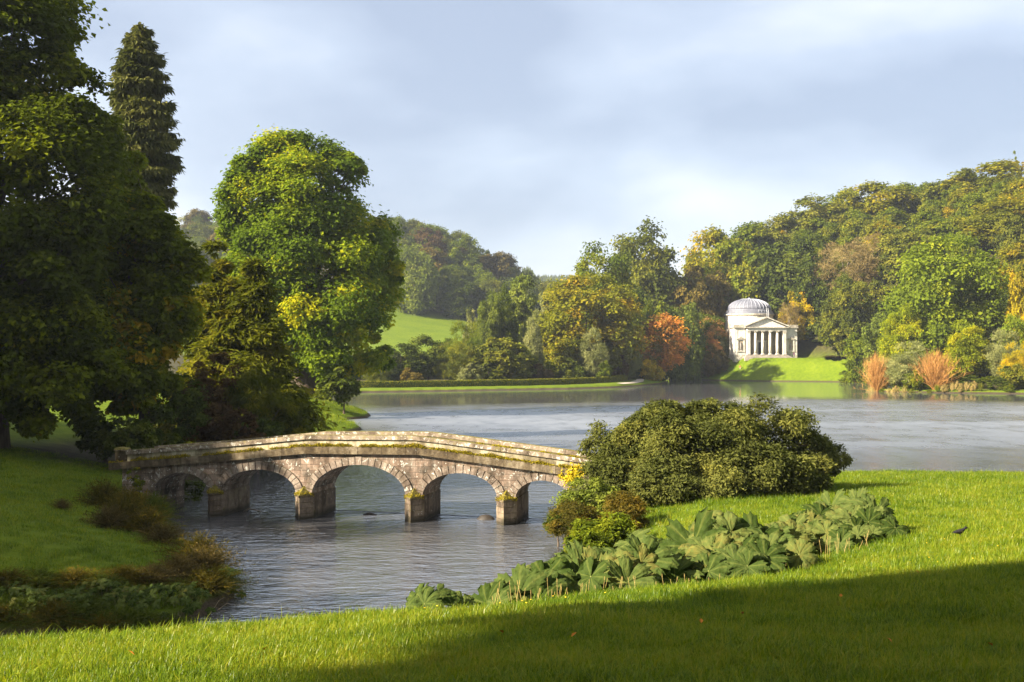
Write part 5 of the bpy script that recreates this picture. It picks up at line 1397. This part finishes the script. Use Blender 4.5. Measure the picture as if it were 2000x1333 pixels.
FC = [(205, 44, 1.15, 1.3, 'fern', 'brown ferny bush at the upper left of the bank, nearest the bridge wall'), (258, 43, 1.2, 1.2, 'fern', 'olive ferny bush just below the left end of the bridge'), (245, 39.5, 1.3, 1.35, 'fern', 'large russet ferny bush in the middle of the left bank'),
      (215, 38.2, .9, .9, 'copper', 'dark russet ferny bush on the lawn side of the large one'), (290, 38.6, 1.1, 1.1, 'fern', 'ferny bush at the water right of the large russet one'), (122, 41, .45, .45, 'copper', 'little isolated dark tuft on the left lawn'), (320, 36.4, .9, .8, 'copper', 'ferny bush at the narrowing of the left bank'),
      (302, 43.0, .9, 1.2, 'dark', 'dark green bush against the first arch of the bridge'), (385, 33.6, 1.15, 1.1, 'fern', 'golden brown ferny bush on the point of the left bank'), (405, 32.2, 1.05, 1.0, 'copper', 'reddish brown ferny bush overhanging the water on the point'), (350, 31.2, .8, .7, 'copper', 'dark ferny bush behind the round leaved plants'),
      (412, 30.4, .9, .75, 'fern', 'low ferny bush at the tip of the left bank beside the water'), (300, 30, .8, .6, 'copper', 'brown undergrowth above the round leaved plants in the middle'), (240, 29.6, .9, .45, 'fern', 'brown undergrowth above the round leaved plants on the left'), (150, 29, .9, .45, 'fern', 'brown undergrowth near the left edge of the bank'),
      (80, 28.8, 1.0, .45, 'dark', 'dark green undergrowth at the far left of the bank foot'), (20, 28.8, 1.0, .45, 'fern', 'brown undergrowth at the left edge of the picture'), (440, 31.4, .7, .6, 'dark', 'small dark green bush at the very tip of the left bank'), (200, 28.8, .8, .5, 'dark', 'dark green undergrowth among the round leaved plants')]
for i in range(11):
    FC.append((8 + i * 33, 26.9 + (i % 3) * .25 + (.5 if i > 8 else 0), .75, .42 + (i % 4) * .06, 'dark' if i % 3 else 'fern', 'low waterside fern along the foot of the left bank, %s from the left' % 'first second third fourth fifth sixth seventh eighth ninth tenth eleventh'.split()[i], 420, 'low ferns at the foot of the left bank'))
for a in FC: fern_clump(*a)
# ivy and bush seen through and beside the first arch
hero('ivy_bush', 362, 52.5, [ell(372, 975, 30, 34, 52.5), ell(350, 990, 30, 20, 52.5)], 26, 14, 12, .12, 'dark', 'dark ivy bush hanging over the water seen through the first arch', 'bush', r0=.05, nb=4)
hero('ivy_bush', 262, 47.0, [ell(262, 930, 9, 22, 47.0), ell(270, 950, 12, 20, 46.8)], 14, 10, 10, .07, 'plane', 'ivy growing down the wall below the left end of the bridge parapet', 'ivy', r0=.03, nb=3)

# ------------------------------------------------------------------ grass
GR = bpy.data.collections.new('grass_parts')
def grass_mat():
    m, nt = newmat('grass_blade')
    g = nt.nodes.new('ShaderNodeNewGeometry'); at = nt.nodes.new('ShaderNodeAttribute'); at.attribute_name = 'tone'
    pn = noise(nt, .9, 4, .6, geo_pos(nt)); pn2 = noise(nt, .16, 3, .5, geo_pos(nt))
    f = mth(nt, 'MULTIPLY_ADD', pn, .5, mth(nt, 'MULTIPLY', at.outputs['Fac'], .32)); f = mth(nt, 'MULTIPLY_ADD', pn2, .35, f); 
    c = ramp(nt, f, [(.42, (0.050, 0.095, 0.005)), (.54, (0.100, 0.155, 0.006)), (.66, (0.165, 0.210, 0.008)), (.78, (0.25, 0.24, 0.02))])
    d = nt.nodes.new('ShaderNodeBsdfDiffuse'); nt.links.new(c, d.inputs['Color'])
    t = nt.nodes.new('ShaderNodeBsdfTranslucent'); nt.links.new(mixc(nt, 1., c, (1.35, 1.35, .6), 'MULTIPLY'), t.inputs['Color'])
    s = nt.nodes.new('ShaderNodeMixShader'); s.inputs[0].default_value = .42
    nt.links.new(d.outputs[0], s.inputs[1]); nt.links.new(t.outputs[0], s.inputs[2])
    gl = nt.nodes.new('ShaderNodeBsdfGlossy'); gl.inputs['Roughness'].default_value = .4
    s2 = nt.nodes.new('ShaderNodeMixShader'); s2.inputs[0].default_value = .015
    nt.links.new(s.outputs[0], s2.inputs[1]); nt.links.new(gl.outputs[0], s2.inputs[2]); out(nt, s2.outputs[0]); return m
M['grass'] = grass_mat()
def grass_clump(i, n, R, h_, w, bend):
    a = rng.uniform(0, 2 * pi, n); q = R * np.sqrt(rng.random(n)); base = np.stack([q * np.cos(a), q * np.sin(a), np.full(n, -.01)], -1)
    b = rng.uniform(0, 2 * pi, n); tilt = rng.uniform(.1, bend, n); hh = h_ * rng.uniform(.5, 1.15, n)
    hd = np.stack([np.cos(b), np.sin(b), np.zeros(n)], -1); side = np.stack([-np.sin(b), np.cos(b), np.zeros(n)], -1)
    rows = []
    for f, wf in ((0, 1), (.45, .85), (.8, .5), (1.0, .08)):
        p = base + hd * (hh * tilt * f * f)[:, None] + np.array([0, 0, 1.]) * (hh * f * (1 - .28 * tilt * f))[:, None]
        rows += [p - side * w * wf / 2, p + side * w * wf / 2]
    V = np.stack(rows, 1).reshape(-1, 3); k = (np.arange(n) * 8)[:, None]
    Fq = np.concatenate([k + np.array([2 * j, 2 * j + 1, 2 * j + 3, 2 * j + 2]) for j in range(3)], 0)
    me = mesh('blades', V, Fq, [M['grass']], False, {'tone': np.repeat(rng.random(n), 8)})
    o = bpy.data.objects.new('blades', me); GR.objects.link(o)
for i in range(5): grass_clump(i, 34, .13, .085, .0055, 1.3)
grass_clump(5, 26, .12, .13, .005, 1.0)

def scatter_grass(name, x, y, sc, label):
    z = height(x, y); n = len(x)
    me = bpy.data.meshes.new(name); me.vertices.add(n); me.vertices.foreach_set('co', np.stack([x, y, z], -1).astype(np.float32).ravel())
    a = me.attributes.new('scl', 'FLOAT', 'POINT'); a.data.foreach_set('value', sc.astype(np.float32))
    a = me.attributes.new('rot', 'FLOAT_VECTOR', 'POINT'); rv = np.stack([rng.normal(0, .12, n), rng.normal(0, .12, n), rng.uniform(0, 6.28, n)], -1)
    a.data.foreach_set('vector', rv.astype(np.float32).ravel())
    a = me.attributes.new('pick', 'INT', 'POINT'); a.data.foreach_set('value', rng.choice(6, n, p=[.19, .19, .19, .19, .19, .05]).astype(np.int32))
    o = ob(name, me); md = o.modifiers.new('scatter', 'NODES')
    ng = bpy.data.node_groups.new(name, 'GeometryNodeTree')
    ng.interface.new_socket('Geometry', in_out='INPUT', socket_type='NodeSocketGeometry'); ng.interface.new_socket('Geometry', in_out='OUTPUT', socket_type='NodeSocketGeometry')
    gi = ng.nodes.new('NodeGroupInput'); go = ng.nodes.new('NodeGroupOutput'); ip = ng.nodes.new('GeometryNodeInstanceOnPoints')
    ci = ng.nodes.new('GeometryNodeCollectionInfo'); ci.inputs['Collection'].default_value = GR; ci.inputs['Separate Children'].default_value = True; ci.inputs['Reset Children'].default_value = True
    ip.inputs['Pick Instance'].default_value = True
    def na(nm, ty):
        q = ng.nodes.new('GeometryNodeInputNamedAttribute'); q.data_type = ty; q.inputs['Name'].default_value = nm; return [s for s in q.outputs if s.enabled and s.name == 'Attribute'][0]
    lk = ng.links.new
    lk(gi.outputs[0], ip.inputs['Points']); lk(ci.outputs[0], ip.inputs['Instance']); lk(na('pick', 'INT'), ip.inputs['Instance Index'])
    lk(na('rot', 'FLOAT_VECTOR'), ip.inputs['Rotation']); lk(na('scl', 'FLOAT'), ip.inputs['Scale']); lk(ip.outputs[0], go.inputs[0])
    md.node_group = ng
    tag(o, label, 'grass', kind='stuff')
    return o
def pts_in(dens, y0, y1, tx0, tx1, test=None):
    ar = (tx1 - tx0) * (y1 * y1 - y0 * y0) / 2; n = int(ar * dens)
    y = np.sqrt(rng.uniform(y0 * y0, y1 * y1, n)); x = y * rng.uniform(tx0, tx1, n)
    d = sdf(x, y); k = d > .45
    if test is not None: k &= test(x, y, d)
    return x[k], y[k]
AX_, AY_, AS_ = [], [], []
for dens, y0, y1, t0, t1, s, tst in [(260, 3.0, 9, -.95, 1.0, .8, None), (170, 9, 14, -.62, .75, 1.0, None), (75, 14, 22, -.55, .68, 1.3, lambda x, y, d: d > 1.2), (30, 22, 36, -.05, .6, 1.6, None), (12, 36, 66, .0, .56, 2.1, None)]:
    x, y = pts_in(dens, y0, y1, t0, t1, tst); AX_.append(x); AY_.append(y); AS_.append(s * rng.uniform(.65, 1.25, len(x)) * (1 + .3 * vnoise(x, y, .8, 4)))
scatter_grass('lawn_grass', np.concatenate(AX_), np.concatenate(AY_), np.concatenate(AS_), 'short sunlit lawn grass in the foreground and on the right bank')
x, y = pts_in(15, 26.6, 58, -.60, -.20, lambda x, y, d: d > .5)
scatter_grass('bank_grass', x, y, 1.7 * rng.uniform(.6, 1.3, len(x)), 'shaded mown grass on the left bank')
x, y = pts_in(3.2, 95, 132, -.21, -.09, lambda x, y, d: d > .4)
scatter_grass('point_grass', x, y, 3.0 * rng.uniform(.6, 1.3, len(x)), 'mown grass on the lawn point in front of the tulip tree')

# seed stalks standing along the edge of the uncut grass by the big leaves
V, Fq, T = [], [], []
sx = []; 
for i in range(120):
    f = random.random(); px = 960 + 740 * f; D = 15.3 + 7.2 * f + random.gauss(0, .35) + (1.6 if f > .6 else 0); x = (px - 1000) / F * D; sx.append((x, D, H(x, D)))
mb = MB()
for x, y, z in sx:
    h_ = random.uniform(.15, .42); lx, ly = random.uniform(-.08, .08), random.uniform(-.08, .08)
    mb.tube([(x, y, z - .02), (x + lx * .5, y + ly * .5, z + h_ * .6), (x + lx, y + ly, z + h_)], [.003, .003, .0025], 3)
    mb.tube([(x + lx, y + ly, z + h_), (x + lx * 1.1, y + ly * 1.1, z + h_ + .05)], [.007, .004], 4)
me = mesh('seed_stalks', mb.V, mb.F, [M['reed']], False, {'tone': np.full(len(mb.V), .6)})
tag(ob('seed_stalks', me), 'thin dry seed stalks along the edge of the uncut grass', 'grass stalks', kind='stuff')
# fallen orange leaves and small yellow flowers on the lawn
M['leafo'] = plain('fallen_leaf', (0.55, 0.20, 0.03), .8, .1, .3, 30); M['flow'] = plain('yellow_flower', (0.75, 0.50, 0.03), .8, .1, .1, 30)
for i, (px, y, D) in enumerate([(1368, 1232, 8.9), (1735, 1272, 7.8), (1931, 1281, 8.0), (1449, 1215, 9.6), (520, 1290, 0), (1120, 1262, 0), (1640, 1180, 0), (1790, 1130, 0), (260, 1300, 0), (980, 1255, 0)]):
    D = 0; best = None
    for q in np.arange(5, 30, .05):
        xx = (px - 1000) / F * q; zz_ = H(xx, q); yy_ = HOR + (EYE - zz_) * F / q
        if yy_ < y: best = (xx, q, zz_); break
    me = mesh('fallen_leaf', [(0, -.022, 0), (.016, 0, .008), (0, .028, .003), (-.016, 0, .009)], [(0, 1, 2, 3)], [M['leafo']])
    o = ob('fallen_leaf', me, None, (best[0], best[1], best[2] + .075), (radians(35), radians(10), i)); tag(o, 'small orange leaf fallen on the foreground lawn', 'leaf', 'orange leaves fallen on the lawn')
mb = MB()
for i in range(26):
    D = random.uniform(12, 27); px = random.uniform(1350, 2000) if i % 3 else random.uniform(830, 1300); 
    if px < 1300: D = random.uniform(11, 14)
    x = (px - 1000) / F * D; z = H(x, D) + .10; mb.lathe([(.004, z), (.010, z + .006), (.007, z + .010)], 6, x, D)
tag(mb.build('lawn_flowers', M['flow']), 'tiny yellow flowers scattered in the lawn', 'flowers', kind='stuff')

# black bird on the lawn
def ground_at(px, y, lo=5, hi=70):
    for q in np.arange(lo, hi, .05):
        xx = (px - 1000) / F * q; zz_ = H(xx, q)
        if HOR + (EYE - zz_) * F / q < y: return xx, q, zz_
bxp, byp, bzp = ground_at(1873, 1052)
bird = empty('bird', (bxp, byp, bzp + .03), radians(-8)); tag(bird, 'small black bird standing on the sunny lawn at the right', 'bird')
M['black'] = plain('bird_black', (0.014, 0.013, 0.014), .8, .15, .3, 20)
def body_loft(rings, k=12):
    V = []; Fc = []
    for (x, z, ry, rz) in rings:
        for i in range(k): a = 2 * pi * i / k; V.append((x, ry * cos(a), z + rz * sin(a)))
    for j in range(len(rings) - 1):
        for i in range(k): Fc.append((j * k + i, j * k + (i + 1) % k, (j + 1) * k + (i + 1) % k, (j + 1) * k + i))
    Fc += [tuple(range(k))[::-1], tuple((len(rings) - 1) * k + i for i in range(k))]
    return V, Fc
V, Fc = body_loft([(-.15, .075, .012, .004), (-.09, .085, .022, .012), (-.06, .095, .035, .030), (0, .105, .048, .048), (.05, .125, .044, .046), (.078, .155, .028, .032), (.095, .178, .028, .028), (.118, .180, .022, .022), (.132, .178, .008, .009), (.160, .172, .002, .002)])
mm_ = MB(); mm_.add(V, Fc); mm_.build('body', M['black'], bird, True)
for s in (-1, 1):
    mm_ = MB(); mm_.tube([(.0, s * .018, .07), (.005, s * .02, .03), (-.005, s * .02, -.005)], [.008, .004, .004], 5); mm_.tube([(-.005, s * .02, -.003), (.03, s * .02, -.005)], [.004, .002], 4); mm_.build('leg', M['black'], bird)
    V, Fc = body_loft([(-.12, .095, .004, .006), (-.06, .105, .008, .022), (.0, .118, .010, .032), (.045, .128, .008, .024), (.06, .13, .002, .006)], 8)
    mm_ = MB(); mm_.add([(x, y + s * .042, z) for x, y, z in V], Fc); mm_.build('wing', M['black'], bird, True)

# rock and drowned branches in the water under the bridge
rx_, ry_ = P(949, 46.2)
V = []; Fc = []; k = 14
r = random.Random(4)
for j, (rr, z) in enumerate([(.42, -.15), (.36, .02), (.26, .11), (.12, .17), (.02, .18)]):
    for i in range(k): a = 2 * pi * i / k; q = rr * r.uniform(.85, 1.1); V.append((q * cos(a), q * sin(a) * .7, z + r.uniform(-.012, .012)))
for j in range(4):
    for i in range(k): Fc.append((j * k + i, j * k + (i + 1) % k, (j + 1) * k + (i + 1) % k, (j + 1) * k + i))
Fc.append(tuple(4 * k + i for i in range(k)))
o = ob('rock', mesh('rock', V, Fc, [M['rock']], True), None, (rx_, ry_, 0)); tag(o, 'small dark rock breaking the water between the two right piers', 'rock')
mb = MB(); x0, y0 = P(484, 48.6); mb.tube([(x0 - .2, y0, -.05), (x0 + .1, y0 - .1, .12), (x0 + .5, y0 - .1, .03), (x0 + .7, y0 - .1, -.03)], [.03, .035, .025, .01], 6)
tag(mb.build('fallen_branch', M['deadwood'], None, True), 'pale broken branch lying in the water by the second pier', 'branch')
mb = MB(); x0, y0 = P(722, 47.5); mb.tube([(x0 - .25, y0, -.03), (x0, y0, .05), (x0 + .3, y0 + .05, -.02)], [.05, .06, .03], 6)
tag(mb.build('fallen_branch', M['rock'], None, True), 'dark log just breaking the water under the middle arch', 'branch')
# low weir sill across the stream behind the bridge
wa, wb = world(u_of(470), 3.0, 0), world(u_of(1180), 1.2, 0)
mb = MB(); mb.tube([(wa[0], wa[1], -.035), ((wa[0] + wb[0]) / 2, (wa[1] + wb[1]) / 2, -.03), (wb[0], wb[1], -.03)], [.045, .05, .045], 6)
tag(mb.build('weir_sill', M['rock'], None, True), 'thin dark weir sill line crossing the water beneath the bridge', 'weir')
# dry twigs at the left end of the parapet
mb = MB()
for i in range(26):
    a = world(u_of(random.uniform(252, 282)), random.uniform(.5, 1.5), 0); z = zl(u_of(262)) + .25
    mb.tube([(a[0], a[1], z), (a[0] + random.uniform(-.1, .1), a[1], z + .25), (a[0] + random.uniform(-.3, .3), a[1] + random.uniform(-.1, .1), z + random.uniform(.35, .58))], [.012, .009, .004], 4)
tag(mb.build('dead_twigs', M['deadwood'], None), 'bare dead twigs behind the parapet beside the end pillar', 'twigs')
# old branches poking from the left bank tip
mb = MB(); x0, y0 = P(418, 29.5); g = H(x0, y0)
mb.tube([(x0, y0, .02), (x0 + .15, y0, .25), (x0 + .28, y0, .33)], [.012, .010, .006], 4); mb.tube([(x0 + .1, y0, .0), (x0 + .35, y0, .18), (x0 + .42, y0, .16)], [.012, .010, .006], 4)
tag(mb.build('dead_twigs', M['deadwood'], None), 'curved bare twigs at the waterline on the tip of the left bank', 'twigs')

# ------------------------------------------------------------------ trees outside the frame whose shade falls into it, plus added sky blockers
def off_tree(x, y, h_, w, label, var='widefine', mat='green'):
    random.seed(int(x * 3 + y)); return tree('park_tree', 0, y, 0, 0, var, mat, label, 'tree', None, x=x, h=h_, w=w)
sx_, sy_ = -cos(SUN_AZ), -sin(SUN_AZ)
def sun_xy(n_, s_): return (-n_ * sin(SUN_AZ) + s_ * cos(SUN_AZ), n_ * cos(SUN_AZ) + s_ * sin(SUN_AZ))
for i, (n_, s_, h_, w_) in enumerate([(30.5, -20, 15, 13), (37, -24, 19, 15), (44, -25, 22, 16), (52, -26, 25, 17), (61, -29, 35, 19), (71, -27, 24, 15), (33, -15, 12, 12), (40, -16, 14, 12), (47.5, -17, 14, 12)]):
    # n_: offset across the sun's direction, s_: distance towards the sun
    x, y = sun_xy(n_, s_)
    off_tree(x, y, h_, w_, 'park tree beyond the left edge shading the left bank, %s in its row' % ['one', 'two', 'three', 'four', 'five', 'six', 'seven', 'eight', 'nine'][i], 'full', 'dark')
x, y = sun_xy(-4.9, -18); off_tree(x, y, 13.5, 13, 'lower park tree behind the viewpoint shading the bottom of the lawn', 'full')
x, y = sun_xy(2.7, -19.2); off_tree(x, y, 23, 15.5, 'taller park tree behind the viewpoint shading the right of the lawn', 'high')

for i, (x, y, h_, w_) in enumerate([(16, 5, 17, 12), (13, -7, 18, 13), (3, -14, 18, 13), (-7, -15, 17, 12)]):  # unseen trees added to block sky light and deepen the foreground shade
    off_tree(x, y, h_, w_, 'dark tree of the wood edge around the viewpoint, %s counting from the right' % ['first', 'second', 'third', 'fourth'][i], 'full', 'dark')

# ------------------------------------------------------------------ thin haze in the valley air
mv, nt = newmat('haze_air')
pv = nt.nodes.new('ShaderNodeVolumePrincipled'); pv.inputs['Color'].default_value = (0.78, 0.86, 1.0, 1); pv.inputs['Density'].default_value = HAZE
pv.inputs['Anisotropy'].default_value = 0.35
ov = nt.nodes.new('ShaderNodeOutputMaterial'); nt.links.new(pv.outputs[0], ov.inputs['Volume'])
if HAZE > 0:
    mb = MB(); mb.box(-5200, 5200, -4200, 6200, -3, 165); tag(mb.build('haze', mv), kind='stuff')
